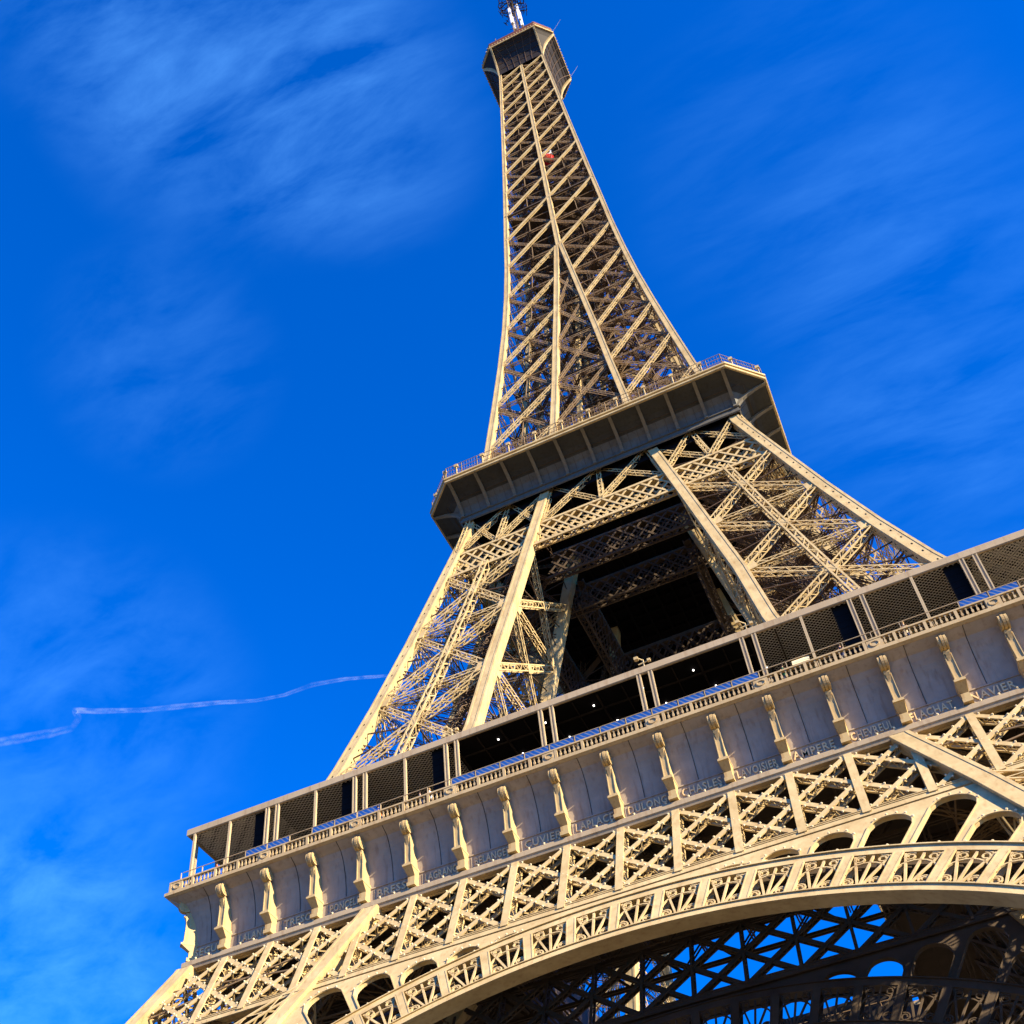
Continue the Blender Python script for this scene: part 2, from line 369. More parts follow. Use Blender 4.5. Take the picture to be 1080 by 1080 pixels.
# ---- second belt (z 101-106) with dense lattice, outer and inner, and the bracing above it
def belt2(yf, xe, name, mat, full=True):
    mb = MB(); z0, z1 = 101.2, 105.6
    fp = lambda x, z, d=0: V3((x, -yf(z) + .35 + d, z))
    n = np.cross(V3((1, 0, 0)), fp(0, z1) - fp(0, z0)); n /= np.linalg.norm(n)
    for z in (z0, z1):
        for d in (0, .75):
            mb.bar(fp(-xe(z), z, d), fp(xe(z), z, d), .42, .12, n)
        mb.bar(fp(-xe(z), z - .0, .37), fp(xe(z), z, .37), .06, .8, n) if z == z1 else None
        for q in range(int(2 * xe(z) / .9)):
            x = -xe(z) + q * .9; mb.bar(fp(x, z, 0), fp(x + .9, z, .75), .1, .04, (0, 0, 1)); mb.bar(fp(x + .9, z, 0), fp(x, z, .75), .1, .04, (0, 0, 1))
    st = 1.47; m = int(xe(z0) / st) + 3
    for layer, d in ((0, 0), (1, .75)):
        for k in range(-m, m + 1):
            for s_ in (-1, 1):
                x0 = k * st; x1 = x0 + s_ * 2 * st
                ts = [t for t in np.linspace(0, 1, 41) if abs(x0 + (x1 - x0) * t) < xe(z0 + (z1 - z0) * t) - .3]
                if len(ts) < 3: continue
                p = fp(x0 + (x1 - x0) * ts[0], z0 + (z1 - z0) * ts[0], d + .05 * (s_ > 0)); q = fp(x0 + (x1 - x0) * ts[-1], z0 + (z1 - z0) * ts[-1], d + .05 * (s_ > 0))
                mb.bar(p, q, .24, .05, n)
    if full:
        zt = 113.1; segs = [(-xe(z1), -Bf(z1)), (-Bf(z1), 0), (0, Bf(z1)), (Bf(z1), xe(z1))]
        for i, (a, b) in enumerate(segs):
            if i in (0, 3):
                sg = -1 if i == 0 else 1; mx = (a + b) / 2
                at = -A(zt) if i == 0 else Bf(zt); bt = -Bf(zt) if i == 0 else A(zt); mt = (at + bt) / 2
                prs = [(a, at, mx, mt), (mx, mt, b, bt)]
            else: prs = [(a, -Bf(zt) if i == 1 else 0, b, 0 if i == 1 else Bf(zt))]
            for (xa, xat, xb, xbt) in prs:
                mb.lace(fp(xa, z1 + .2, .1), fp(xbt, zt, .1), .55, .5, n, .7, .11, sides=True)
                mb.lace(fp(xb, z1 + .2, .3), fp(xat, zt, .3), .5, .4, n, .7, .09)
                mb.lace(fp(xb, z1 + .2, .2), fp(xbt, zt, .2), .55, .5, n, .7, .11, sides=True)
    return mb.build(name, mat, tower)
spin(belt2(A, lambda z: A(z) - .3, 'upper_belt_girder', IRON))
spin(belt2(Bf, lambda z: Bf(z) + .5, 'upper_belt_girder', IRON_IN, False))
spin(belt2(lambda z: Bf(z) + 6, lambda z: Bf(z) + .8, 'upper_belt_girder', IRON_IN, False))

# ---- lower belt girders between z 43.3 and 50
BULBS = []
CELL = 3.85
def belt1(yf, xe, name, mat, bulbs=False, gap=.85, vw=.52, zo=.0, yo=0.0):
    mb = MB(); z0, z1 = 43.3 + zo, 50.0 + zo
    fp = lambda x, z, d=0: V3((x, -yf(z) + d + yo, z))
    n = np.cross(V3((1, 0, 0)), fp(0, z1) - fp(0, z0)); n /= np.linalg.norm(n)
    for z, w in ((z0, .62), (z1, .22)):
        for d in ((0.06, gap) if z == z0 else (gap * .6,)): mb.bar(fp(-xe(z), z, d), fp(xe(z), z, d), w, .08, n)
        if z == z0: mb.bar(fp(-xe(z), z, gap / 2), fp(xe(z), z, gap / 2), .07, gap, n)
        mb.bar(fp(-xe(z), z + .3, .0), fp(xe(z), z + .3, .0), .06, .12, n)
    def member(xa, za, xb, zb, w, off, nb):
        ts = [t for t in np.linspace(0, 1, 61) if abs(xa + (xb - xa) * t) < xe(za + (zb - za) * t) - .2]
        if len(ts) < 4: return
        t0, t1 = ts[0], ts[-1]
        p = fp(xa + (xb - xa) * t0, za + (zb - za) * t0, off); q = fp(xa + (xb - xa) * t1, za + (zb - za) * t1, off)
        a = (q - p); ln = np.linalg.norm(a); a = a / ln; s_ = np.cross(a, n)
        mb.bar(p, q, w, .05, n); mb.bar(p + V3((0, gap - off, 0)), q + V3((0, gap - off, 0)), w, .05, n)
        dd = V3((0, gap - .06 - off, 0)); m = max(3, int(ln / .48))
        for e in (-1, 1):
            o = s_ * e * (w / 2 - .03)
            mb.bar(p + o - n * .04, q + o - n * .04, .03, .08, n); mb.bar(p + o + dd, q + o + dd, .03, .08, n)
            for k in range(m):
                u0 = p + a * ln * k / m + o; u1 = p + a * ln * (k + 1) / m + o
                if k % 2: mb.bar(u0, u1 + dd, .075, .025, s_)
                else: mb.bar(u0 + dd, u1, .075, .025, s_)
        if bulbs and nb:
            for e in (-1, 1):
                for k in range(int(ln / .95)):
                    BULBS.append(p + a * (.5 + k * .95) + s_ * e * (w / 2 + .05) + n * .02)
    kk = int(36 / CELL)
    for k in range(-kk - 1, kk + 2):
        member(k * CELL, z1, (k + 2) * CELL, z0, .36, .10, True)
        member(k * CELL, z1, (k - 2) * CELL, z0, .36, .02, True)
        if abs(k) <= kk - 1: member(k * CELL, z1, k * CELL, z0, vw, -.05, False)
    return mb.build(name, mat, tower)
spin(belt1(lambda z: A(z) + .05, lambda z: A(z) - .4, 'lower_belt_girder', IRON, True, zo=.32, yo=.42))
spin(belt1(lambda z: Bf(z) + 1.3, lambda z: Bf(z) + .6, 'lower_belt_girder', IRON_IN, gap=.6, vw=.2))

# ---- the great arches
def gus_r(mb, p, n, r):
    gusset(mb, p, n, (1, 0, 0), r, .05)
def arch(h0, slope, name, mat, mat2, colx, cols, bulbs=False, off=0.0, T0=38.0):
    c = math.cos(math.atan(slope)); s_ = math.sin(math.atan(slope))
    def P(x, s, d=0): return V3((x, -(h0 + s * s_) - off + d, 43.3 - s * c))
    def PP(r, th, d=0): return P(r * math.sin(th), T0 - r * math.cos(th), d)
    nrm_ = V3((0, -c, s_)); dg = math.radians(4.45); TH = math.radians(76)
    mb = MB(); m = 150; ths = [(-1 + 2 * i / m) * TH for i in range(m + 1)]
    def ring(r0, r1, d0, d1): mb.loft([[PP(r0, t, d0), PP(r1, t, d0), PP(r1, t, d1), PP(r0, t, d1)] for t in ths])
    ring(32.70, 33.22, 0, 1.45); ring(33.22, 33.30, -.12, .4)
    ring(36.25, 36.85, 0, .95); ring(36.85, 36.95, -.14, .5); ring(32.62, 32.70, -.06, .25)
    pass
    K = int(TH / dg)
    for k in range(-K, K + 1):
        t = k * dg
        mb.bar(PP(33.2, t, .10), PP(36.3, t, .10), .44, .3, nrm_)
        for e in (-1, 1):
            mb.bar(PP(33.3, t + e * .0072, -.04), PP(36.2, t + e * .0072, -.04), .08, .10, nrm_)
        mb.bar(PP(33.2, t, 1.1), PP(36.3, t, 1.1), .5, .1, nrm_)
    ar = mb.build(name, mat, tower)
    # wrought ornament between the piers: fan, arc, curls
    mb = MB()
    for k in range(-K, K):
        tc_ = (k + .5) * dg
        def Q(u, v): # u metres across, v metres from bottom band
            return PP(33.25 + v, tc_ + u / 34.7, .12)
        for u in (-.98, 0, .98): mb.bar(Q(u * .10, 0), Q(u, 2.9), .135, .10, nrm_)
        mb.path([Q(1.12 * math.sin(q), 1.25 + 1.0 * math.cos(q)) for q in np.linspace(-PI / 2, PI / 2, 11)], .09, .10, nrm_)
        for (cu, cv, r, sg) in ((-.62, 2.56, .37, 1), (.62, 2.56, .37, -1), (-.78, .42, .36, -1), (.78, .42, .36, 1)):
            mb.path([Q(cu + sg * r * (1 - .62 * q / 14) * math.cos(q * .62 + 1.0), cv + r * (1 - .62 * q / 14) * math.sin(q * .62 + 1.0)) for q in range(15)], .085, .10, nrm_)
        pass
    mb.build('scroll_ornament', mat, ar)
    # spandrel arcade between the arch and the belt girder
    mb = MB()
    def rout(t):
        r = (T0 - .25) / math.cos(t); rc = (colx + cols * T0) / (math.sin(abs(t)) + cols * math.cos(t)); return min(r, rc)
    KA = 9
    for k in range(-KA, KA):
        t0, t1 = k * dg, (k + 1) * dg; tm = (t0 + t1) / 2; hw = (t1 - t0) / 2 * .84
        H = rout(tm) - .85 - 36.95
        if abs(k + .5) < 2.2: H = 0
        us = np.linspace(t0, t1, 19)
        def ropen(t):
            x = (t - tm) / hw
            if abs(x) >= 1 or H < .35: return 36.9
            hc = min(H, 1.25); return 36.95 + (H - hc) + hc * math.sqrt(max(0, 1 - x * x))
        us = sorted(list(us) + [tm - hw * .9999, tm + hw * .9999, tm - hw * 1.0001, tm + hw * 1.0001, tm - hw * .97, tm + hw * .97])
        rings = []
        for t in us:
            ro = rout(t); ri = min(ropen(t), ro - .02)
            rings.append([PP(ri, t, .30), PP(ro, t, .30), PP(ro, t, .44), PP(ri, t, .44)])
        if rout(tm) > 37.0:
            mb.loft(rings)
            if H >= .35:   # raised edge of the opening and studs
                pts = [PP(36.95, tm - hw, .5)] + [PP(ropen(t), t, .5) for t in np.linspace(tm - hw * .999, tm + hw * .999, 15)] + [PP(36.95, tm + hw, .5)]
                mb.path(pts, .05, .34, nrm_)
                mb.path([p + V3((0, -.24, 0)) for p in pts], .07, .08, nrm_)
                if bulbs:
                    for q in np.linspace(.05, .95, 5):
                        t = tm + hw * .93 * (2 * q - 1); BULBS.append(PP(ropen(t) + .15, t, .22))
    mb.build('spandrel_arcade', mat, ar)
    # rear face of the arch: plain lattice
    mb = MB()
    for k in range(-K, K) if bulbs else ():
        t0, t1 = k * dg / 1, (k + 1) * dg
        mb.bar(PP(33, t0, 1.5), PP(36.6, t1, 1.5), .2, .08, nrm_); mb.bar(PP(36.6, t0, 1.5), PP(33, t1, 1.5), .2, .08, nrm_)
    mb.loft([[PP(36.3, t, 1.4), PP(36.7, t, 1.4), PP(36.7, t, 1.6), PP(36.3, t, 1.6)] for t in ths])
    mb.build('rear_lattice', mat2, ar)
    if bulbs:
        for k in range(-30, 31):
            t = (k + .5) * math.radians(2.2)
            if abs(t) > .14: BULBS.append(PP(37.05, t, .0))
    return ar
spin(arch(38.0, .563, 'arch', IRON, IRON_IN, 21.4, .318, True))
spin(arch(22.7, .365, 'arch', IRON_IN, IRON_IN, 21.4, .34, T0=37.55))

# ---- first floor deck
def ring_box(mb, o, i, z0, z1, mi=0):
    mb.box(-o, o, -o, -i, z0, z1, mi); mb.box(-o, o, i, o, z0, z1, mi); mb.box(-o, -i, -i, i, z0, z1, mi); mb.box(i, o, -i, i, z0, z1, mi)
mb = MB(); ring_box(mb, 33.4, 13.8, 53.4, 56.3); fl = mb.build('first_floor_deck', IRON_IN, tower)
mb = MB()
for k in range(-8, 9):
    x = k * CELL
    if abs(x) > 13.8: mb.lace((x, -33, 52.3), (x, 33, 52.3), .3, 1.9, (1, 0, 0), 1.9, .2); 
    else:
        for s_ in (-1, 1): mb.lace((x, s_ * 14, 52.3), (x, s_ * 33, 52.3), 1.9, .3, (1, 0, 0), 1.9, .2)
for y in (-30, -24, -18.5, -14, 14, 18.5, 24, 30):
    mb.lace((-33, y, 51.6), (33, y, 51.6), 2.6, .5, (0, 1, 0), 2.2, .26)
for x in (-14, 14, -18.5, 18.5): mb.lace((x, -33, 51.6), (x, 33, 51.6), 2.6, .5, (1, 0, 0), 2.2, .26)
mb.build('floor_beams', IRON_IN, fl)
# glass parapet round the central opening
mb = MB()
for a in range(4):
    R4 = Matrix.Rotation(a * PI / 2, 3, 'Z')
    for k in range(15): 
        p = R4 @ Vector((-13.9 + k * 1.98, -13.9, 56.3)); mb.bar(p, p + Vector((0, 0, 1.3)), .07, .07)
    p = R4 @ Vector((-13.9, -13.9, 57.55)); q = R4 @ Vector((13.9, -13.9, 57.55)); mb.bar(p, q, .08, .08)
mb.build('void_railing', IRON_W, fl)

# frieze side: coved panels with the names band
def side_loft(mb, prof, closed=True, mi=0, lim=None):
    a = [(-abs(y), y, z) for y, z in prof]; b = [(abs(y), y, z) for y, z in prof]; mb.loft([a, b], mi, caps=closed)
cove = [(-34.0, 52.36)] + [(-34.0 - 1.65 * (1 - math.sqrt(max(0, 1 - t * t))), 52.32 + 4.0 * t) for t in np.linspace(.1, 1, 10)]
mb = MB(); side_loft(mb, cove + [(-33.2, 56.32), (-33.2, 52.36)])
for k in range(18):
    x = (-35 + (k + .5) * 70 / 18) * .985
    mb.path([V3((x, y - .012, z)) for y, z in cove], .035, .03, (0, -1, 0), 1)
fz = mb.build('coved_frieze', [PANEL, DARK], tower)
mb = MB(); mb.box(-34.0, 34.0, -34.0, -33.3, 51.0, 52.36); mb.bar((-34, -34.03, 52.36), (34, -34.03, 52.36), .08, .10, (0, 0, 1))
for k in range(18):
    x = -35 + (k + .5) * 70 / 18
    for dx in (-1.5, 1.5): mb.bar((x * .985 + dx, -34.03, 51.25), (x * .985 + dx, -34.03, 52.2), .04, .04, (0, 1, 0))
mb.build('name_band', PANEL, fz)
spin(fz)
NAMES = ['SEGUIN', 'LALANDE', 'TRESCA', 'PONCELET', 'BRESSE', 'LAGRANGE', 'BELANGER', 'CUVIER', 'LAPLACE', 'DULONG', 'CHASLES', 'LAVOISIER', 'AMPERE', 'CHEVREUL', 'FLACHAT', 'NAVIER', 'LEGENDRE', 'CHAPTAL']
dg_ = None
for k, nm in enumerate(NAMES):
    cu = bpy.data.curves.new('t', 'FONT'); cu.body = nm; cu.size = .88; cu.extrude = .035; cu.align_x = 'CENTER'; cu.space_character = 1.12; cu.resolution_u = 2
    cu.offset = .012
    o = bpy.data.objects.new('t', cu); COL.objects.link(o); bpy.context.view_layer.update()
    me = bpy.data.meshes.new_from_object(o.evaluated_get(bpy.context.evaluated_depsgraph_get()))
    bpy.data.objects.remove(o); me.materials.clear(); me.materials.append(NAME)
    xs = [v.co.x for v in me.vertices]; wd = max(xs) - min(xs); sc = min(1, 2.75 / wd)
    ob = bpy.data.objects.new('name_lettering', me); COL.objects.link(ob); ob.parent = fz
    ob.scale = (sc, 1, 1); ob.rotation_euler = (PI / 2, 0, 0); ob.location = ((-35 + (k + .5) * 70 / 18) * .985 + .1, -34.04, 51.47)

# ledge, cornice
for prof, nm, mt in (([(-33.7, 51.06), (-34.3, 51.02), (-34.5, 50.97), (-34.56, 50.9), (-34.56, 50.55), (-34.48, 50.48), (-34.4, 50.28), (-33.7, 50.28)], 'ledge', FASC),
                     ([(-33.5, 56.74), (-35.85, 56.74), (-35.92, 56.70), (-35.92, 56.44), (-35.82, 56.40), (-35.7, 56.33), (-33.5, 56.325)], 'cornice', CORN)):
    mb = MB(); side_loft(mb, prof); spin(mb.build(nm, mt, tower))
for s_ in (0,):   # flared leg shoulders under the ledge
    pass

# console
def cyl(mb, p0, p1, r, n=14, mi=0):
    p0 = V3(p0); p1 = V3(p1); a = p1 - p0; a /= np.linalg.norm(a); u = np.cross(a, (0.1, .3, 1)); u /= np.linalg.norm(u); w = np.cross(a, u)
    mb.loft([[p + (u * math.cos(2 * PI * i / n) + w * math.sin(2 * PI * i / n)) * r for i in range(n)] for p in (p0, p1)], mi)
def make_console():
    mb = MB()
    def blk(x, y0, y1, z0, z1): mb.box(-x, x, y0, y1, z0, z1)
    # local: origin at x of console, absolute y,z
    blk(.42, -34.75, -33.9, 51.06, 51.35); blk(.36, -34.62, -33.9, 51.35, 51.85)
    mb.loft([[(-.34, -34.50, 51.85), (.34, -34.50, 51.85), (.34, -33.9, 51.85), (-.34, -33.9, 51.85)], [(-.47, -35.2, 52.40), (.47, -35.2, 52.40), (.47, -33.9, 52.40), (-.47, -33.9, 52.40)]])
    blk(.50, -35.28, -33.9, 52.40, 52.56); blk(.42, -35.14, -33.9, 52.56, 52.72)
    # shaft
    rg = []
    for z, y, w in ((52.72, -35.04, .32), (53.4, -35.0, .31), (54.2, -35.0, .29), (54.8, -35.06, .28), (55.2, -35.16, .28)):
        rg.append([(-w, y, z), (w, y, z), (w, -33.9, z), (-w, -33.9, z)])
    mb.loft(rg)
    for e in (-1, 1): mb.loft([[(e * .30 - .035, y - .05, z), (e * .30 + .035, y - .05, z), (e * .30 + .035, y + .05, z), (e * .30 - .035, y + .05, z)] for z, y in ((52.75, -35.04), (54.2, -35.0), (54.9, -35.08))])
    # acanthus leaf under the scroll
    for i, (z, y, w, h) in enumerate(((54.75, -35.08, .24, .2), (54.5, -35.0, .2, .16), (54.28, -34.94, .14, .12))):
        mb.loft([[(-w, y - h, z + .18), (w, y - h, z + .18), (w * .8, y + .2, z + .3), (-w * .8, y + .2, z + .3)], [(-w * .3, y + .02, z - .18), (w * .3, y + .02, z - .18), (w * .3, y + .2, z - .1), (-w * .3, y + .2, z - .1)]])
    # volute
    cy, cz = -35.24, 55.74
    for x0, x1, r in ((-.38, -.17, .52), (-.12, .12, .56), (.17, .38, .52), (-.34, .34, .43)):
        cyl(mb, (x0, cy, cz), (x1, cy, cz), r, 20)
    for e in (-1, 1):
        pts = [V3((e * .38, cy + r * math.cos(q), cz + r * math.sin(q))) for q, r in [(i * .45, .48 * (1 - i / 30)) for i in range(26)]]
        mb.path(pts, .07, .07, (1, 0, 0)); cyl(mb, (e * .34, cy, cz), (e * .44, cy, cz), .12, 10)
    # hooking piece behind scroll up to the cornice
    mb.box(-.30, .30, -35.3, -34.2, 55.9, 56.33)
    o = mb.build('console', CORN, tower)
    return o
CONS = paint('console_paint', (.47, .35, .17), (.38, .28, .13))
con = make_console(); con.data.materials.clear(); con.data.materials.append(CONS)
proto_con = con
for a in range(4):
    for k in range(18):
        c = con if (a == 0 and k == 0) else con.copy()
        if c is not con: COL.objects.link(c); c.parent = tower
        x = -34.95 + k * 70 / 18
        c.matrix_local = Matrix.Rotation(a * PI / 2, 4, 'Z') @ (Matrix.Translation((x, 0, 0)) if k else Matrix.Rotation(-PI / 4, 4, 'Z') @ Matrix.Translation((0, -13.85, 0))) @ Matrix.Diagonal((.74 if k else .5, 1, 1, 1))
# balustrade
mb = MB()
yb = -35.62
mb.box(-35.7, 35.7, yb - .14, yb + .14, 56.745, 56.86); mb.box(-35.7, 35.7, yb - .13, yb + .13, 57.62, 57.74)
nb = int(71.2 / .335)
for i in range(nb + 1):
    x = -35.6 + i * 71.2 / nb
    if i % 6 == 0: mb.box(x - .10, x + .10, yb - .12, yb + .12, 56.86, 57.62)
    else:
        mb.box(x - .035, x + .035, yb - .04, yb + .04, 56.86, 57.62); mb.box(x - .07, x + .07, yb - .07, yb + .07, 57.02, 57.26); mb.box(x - .06, x + .06, yb - .06, yb + .06, 57.48, 57.6)
for k in range(0, 19, 2):
    x = -35 + k * 70 / 18; mb.box(x - .5, x + .5, yb - .10, yb + .10, 56.86, 57.6)
    mb.path([V3((x + .3 * math.cos(q), yb - .13, 57.23 + .22 * math.sin(q))) for q in np.linspace(0, 6.28, 11)], .06, .06, (0, -1, 0))
spin(mb.build('balustrade', CORN, tower))

# canopy
mb = MB()
side_loft(mb, [(-27.0, 63.12), (-34.7, 63.12), (-35.12, 63.02), (-35.16, 62.96), (-35.16, 62.42), (-35.08, 62.36), (-34.95, 62.36), (-34.9, 62.6), (-27.0, 62.6)])
cn = mb.build('canopy_roof', FASC, tower)
mb = MB(); side_loft(mb, [(-34.88, 62.59), (-34.88, 62.53), (-27.2, 62.53), (-27.2, 62.59)], mi=1)
for k in range(0, 19): 
    x = -35 + k * 70 / 18; 
    if abs(x) < 12.5: mb.bar((x, -34.6, 62.42), (x, -27.3, 62.42), .14, .16); mb.bar((x + 1.95, -34.6, 62.45), (x + 1.95, -27.3, 62.45), .08, .12)
for y in (-33, -30.6, -28.2): mb.bar((-11.6, y, 62.40), (11.6, y, 62.40), .12, .12)
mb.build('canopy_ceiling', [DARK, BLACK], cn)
# diamond mesh hung below the ceiling
st = .36; y0_, y1_ = -34.9, -27.4; hgt = y1_ - y0_
WIRE = paint('mesh_wire', (.72, .70, .64), (.64, .62, .56), streak=False, bump=0)
for lo, hi in ((-34.8, -11.9), (11.9, 34.8)):
    mb = MB(); k = lo - 2 * hgt
    while k < hi + hgt:
        for s_ in (-1, 1):
            xa, xb = (k, k + hgt * .62 * 2) if s_ > 0 else (k + hgt * .62 * 2, k)
            ts = [t for t in (0, 1)]
            # clip the strip to the x range
            t0, t1 = 0.0, 1.0
            dx = xb - xa
            for lim, sgn in ((lo, 1), (hi, -1)):
                ta = (lim - xa) / dx
                if dx * sgn > 0: t0 = max(t0, ta)
                else: t1 = min(t1, ta)
            if t1 - t0 > .03:
                mb.bar((xa + dx * t0, y0_ + hgt * t0, 62.46), (xa + dx * t1, y0_ + hgt * t1, 62.46), .025, .03, (0, 0, 1))
        k += st
    mb.build('diamond_mesh', WIRE, cn)
mb = MB()
for k in range(19):
    x = -35 + k * 70 / 18 - .6
    for q, y in enumerate((-33.6, -31.2)):
        if abs(x) < 12: mb.loft([[(x + q + r * math.cos(i * PI / 4), y + r * math.sin(i * PI / 4), z) for i in range(8)] for r, z in ((.065, 62.36), (.065, 62.42))])
mb.build('ceiling_spots', LAMPW, cn)
spin(cn)
# posts
def make_post(w):
    mb = MB(); mb.box(-w, w, -.06, .12, 56.75, 62.5)
    for e in (-1, 1): mb.box(e * w - .045, e * w + .045, -.13, .06, 56.75, 62.5)
    mb.box(-w - .06, w + .06, -.16, .16, 56.75, 57.6)
    return mb.build('canopy_post', FASC, tower)
POST = paint('post_paint', (.42, .33, .2), (.36, .28, .16))
pA = make_post(.12); pB = make_post(.05)
for p in (pA, pB): p.data.materials.clear(); p.data.materials.append(POST)
used = {pA: False, pB: False}
def place_post(p, x, a, y=-35.0):
    c = p if not used[p] else p.copy()
    if used[p]: COL.objects.link(c); c.parent = tower
    used[p] = True
    c.matrix_local = Matrix.Rotation(a * PI / 2, 4, 'Z') @ Matrix.Translation((x, y, 0))
for a in range(4):
    for k in range(1, 18):
        x = (-35 + k * 70 / 18)
        if k % 2 == 0:
            place_post(pA, x - .45, a); place_post(pA, x + .45, a)
        elif k in (1, 3, 5, 13, 15, 17): place_post(pB, x, a)
    place_post(pB, -34.4, a)
    place_post(pB, 33.9, a)
# dark screens beside the post pairs
mb = MB(); mb.box(-1.75, -.62, 0, .08, 57.0, 62.5)
for i in range(9): mb.box(-1.74, -.63, -.02, 0, 57.3 + i * .6, 57.33 + i * .6)
sc_ = mb.build('dark_screen', BLACK, tower); first = True
for a in range(4):
    for k in (2, 4, 6, 14, 16):
        c = sc_ if first else sc_.copy()
        if not first: COL.objects.link(c); c.parent = tower
        first = False
        c.matrix_local = Matrix.Rotation(a * PI / 2, 4, 'Z') @ Matrix.Translation((-35 + k * 70 / 18, -34.75, 0))
# guard panels behind the balustrade
bxs = []; mb2 = MB()
for i in range(36):
    x = -35 + (i + .5) * 70 / 36; 
    if -12 < x < 12.5 or -30 < x < -24.5 or -22.5 < x < -18 or 24.5 < x < 30: bxs.append(x)
    mb2.box(x - .98, x - .93, -35.42, -35.34, 56.8, 58.6); 
mb2.box(-34.8, 34.8, -35.42, -35.36, 58.56, 58.60)
gd = mb2.build('guard_rail_frame', FASC, tower); 
mb = MB(); mb.box(-.90, .90, -35.40, -35.37, 57.7, 58.55); bp0 = mb.build('blue_panel', BLUE, gd)
for i, x in enumerate(bxs):
    c = bp0 if i == 0 else bp0.copy()
    if i: COL.objects.link(c); c.parent = gd
    c.location = (x, 0, 0)
# pavilion behind the gallery
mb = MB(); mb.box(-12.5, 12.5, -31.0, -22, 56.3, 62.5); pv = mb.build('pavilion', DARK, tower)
mb = MB()
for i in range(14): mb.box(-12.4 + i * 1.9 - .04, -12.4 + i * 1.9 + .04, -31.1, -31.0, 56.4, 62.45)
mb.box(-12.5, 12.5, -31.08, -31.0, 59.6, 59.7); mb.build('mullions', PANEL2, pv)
spin(pv)
# floodlights on the canopy edge
def floodlight(x, first=None):
    mb = MB(); mb.bar((0, 0, 63.1), (0, 0, 63.75), .08, .08); mb.bar((-.4, 0, 63.4), (.35, 0, 63.5), .07, .07); mb.bar((0, 0, 63.7), (-.35, -.1, 64.0), .07, .07)
    mb.box(-.62, -.32, -.16, .12, 63.9, 64.15); mb.box(.32, .55, -.12, .1, 63.42, 63.62)
    return mb.build('floodlight', IRON, tower)
fl0 = floodlight(0); fl0.location = (-35 + 10 * 70 / 18 + .1, -35.0, 0)
for k in (6, 12):
    c = fl0.copy(); COL.objects.link(c); c.parent = tower; c.location = (-35 + k * 70 / 18 + .1, -35.0, 0)

# ledge lamps and sparkle lamps
for k in range(18):
    for j in range(3): BULBS.append(V3((-34.4 + (k + (j + .9) / 3.4) * 70 / 18 * .985, -34.50, 51.04)))
BULBS.sort(key=lambda p: 0 if p[2] > 51 else float(np.linalg.norm(p - CAM)))
def dome(mb, p, r=.085):
    n = 6; rings = [[p + V3((rr * math.cos(2 * PI * i / n), rr * math.sin(2 * PI * i / n), zz)) for i in range(n)] for rr, zz in ((r * .5, -r), (r, -r * .2), (r * .9, r * .5), (r * .3, r))]
    mb.loft(rings)
mb = MB(); dome(mb, V3((0, 0, 0))); b0 = mb.build('bulb', BULBM, tower)
for i, p in enumerate(BULBS[:100]):
    c = b0 if i == 0 else b0.copy()
    if i: COL.objects.link(c); c.parent = tower
    c.location = Vector(p)
mb = MB()
for p in BULBS[100:]:
    q = p - V3((0, .02, 0)); 
    if q[1] < -30: dome(mb, q, .075)
rest = mb.build('bulbs', BULBM, tower); rest['kind'] = 'stuff'

# ---- second platform
def octo(h, c, z): return [(-(h - c), -h, z), (h - c, -h, z), (h, -(h - c), z), (h, h - c, z), (h - c, h, z), (-(h - c), h, z), (-h, h - c, z), (-h, -(h - c), z)]
prof2 = [(16.62, 112.9), (16.75, 113.5), (17.1, 114.15), (17.7, 114.65), (18.6, 115.02), (19.5, 115.22), (20.3, 115.34)]
ch2 = lambda h: 3.6 * (h - 16.6) / 3.9 + .02
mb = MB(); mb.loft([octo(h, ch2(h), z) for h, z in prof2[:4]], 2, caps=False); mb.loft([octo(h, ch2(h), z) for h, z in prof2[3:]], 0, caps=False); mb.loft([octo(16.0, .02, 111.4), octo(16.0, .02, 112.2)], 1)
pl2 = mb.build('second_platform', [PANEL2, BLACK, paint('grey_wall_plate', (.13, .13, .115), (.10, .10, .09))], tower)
mb = MB()
for i in range(-8, 9):
    mb.box(i * 2 - .12, i * 2 + .12, -16, 16, 110.7, 111.4)
    mb.box(-16, 16, i * 2 - .12, i * 2 + .12, 110.9, 111.38)
mb.build('floor_beams', BLACK, pl2)  # beams and slab above blackened to hold the shade under the floor
mb = MB(); mb.loft([octo(h, .02, z) for h, z in ((16.72, 111.95), (16.86, 112.05), (16.86, 112.3), (16.74, 112.34), (16.74, 112.8), (16.9, 112.84), (16.9, 112.95), (16.6, 112.97))], caps=False)
mb.build('foot_band', paint('foot_band_paint', (.12, .115, .095), (.10, .095, .08)), pl2)
mb = MB()
for sgn in range(4):
    R4 = Matrix.Rotation(sgn * PI / 2, 3, 'Z')
    for i in range(2):
        j = 1.86
    pts = [R4 @ Vector((x, -18.05, 114.84)) for x in (-17.6, 17.6)]; mb.bar(pts[0] + Vector((0, 0, -.06)), pts[1] + Vector((0, 0, -.06)), .07, .07)
    for i in range(31):
        x = -16.5 + i * 1.1
        if i % 3: mb.path([V3(R4 @ Vector((x, -h - .015, z))) for h, z in prof2[:4]], .035, .03, V3(R4 @ Vector((0, -1, 0))))
mb.build('panel_seams', IRON_IN, pl2)
for band, nm, mt in ((((20.3, 115.34), (20.5, 115.36), (20.55, 115.42), (20.55, 115.62), (20.42, 115.66), (20.42, 115.86), (20.60, 115.90), (20.62, 116.12), (20.3, 116.16), (18, 116.18)), 'edge_band', IRON),):
    mb = MB(); mb.loft([octo(h, 3.6, z) for h, z in band], caps=False); mb.build(nm, mt, pl2)
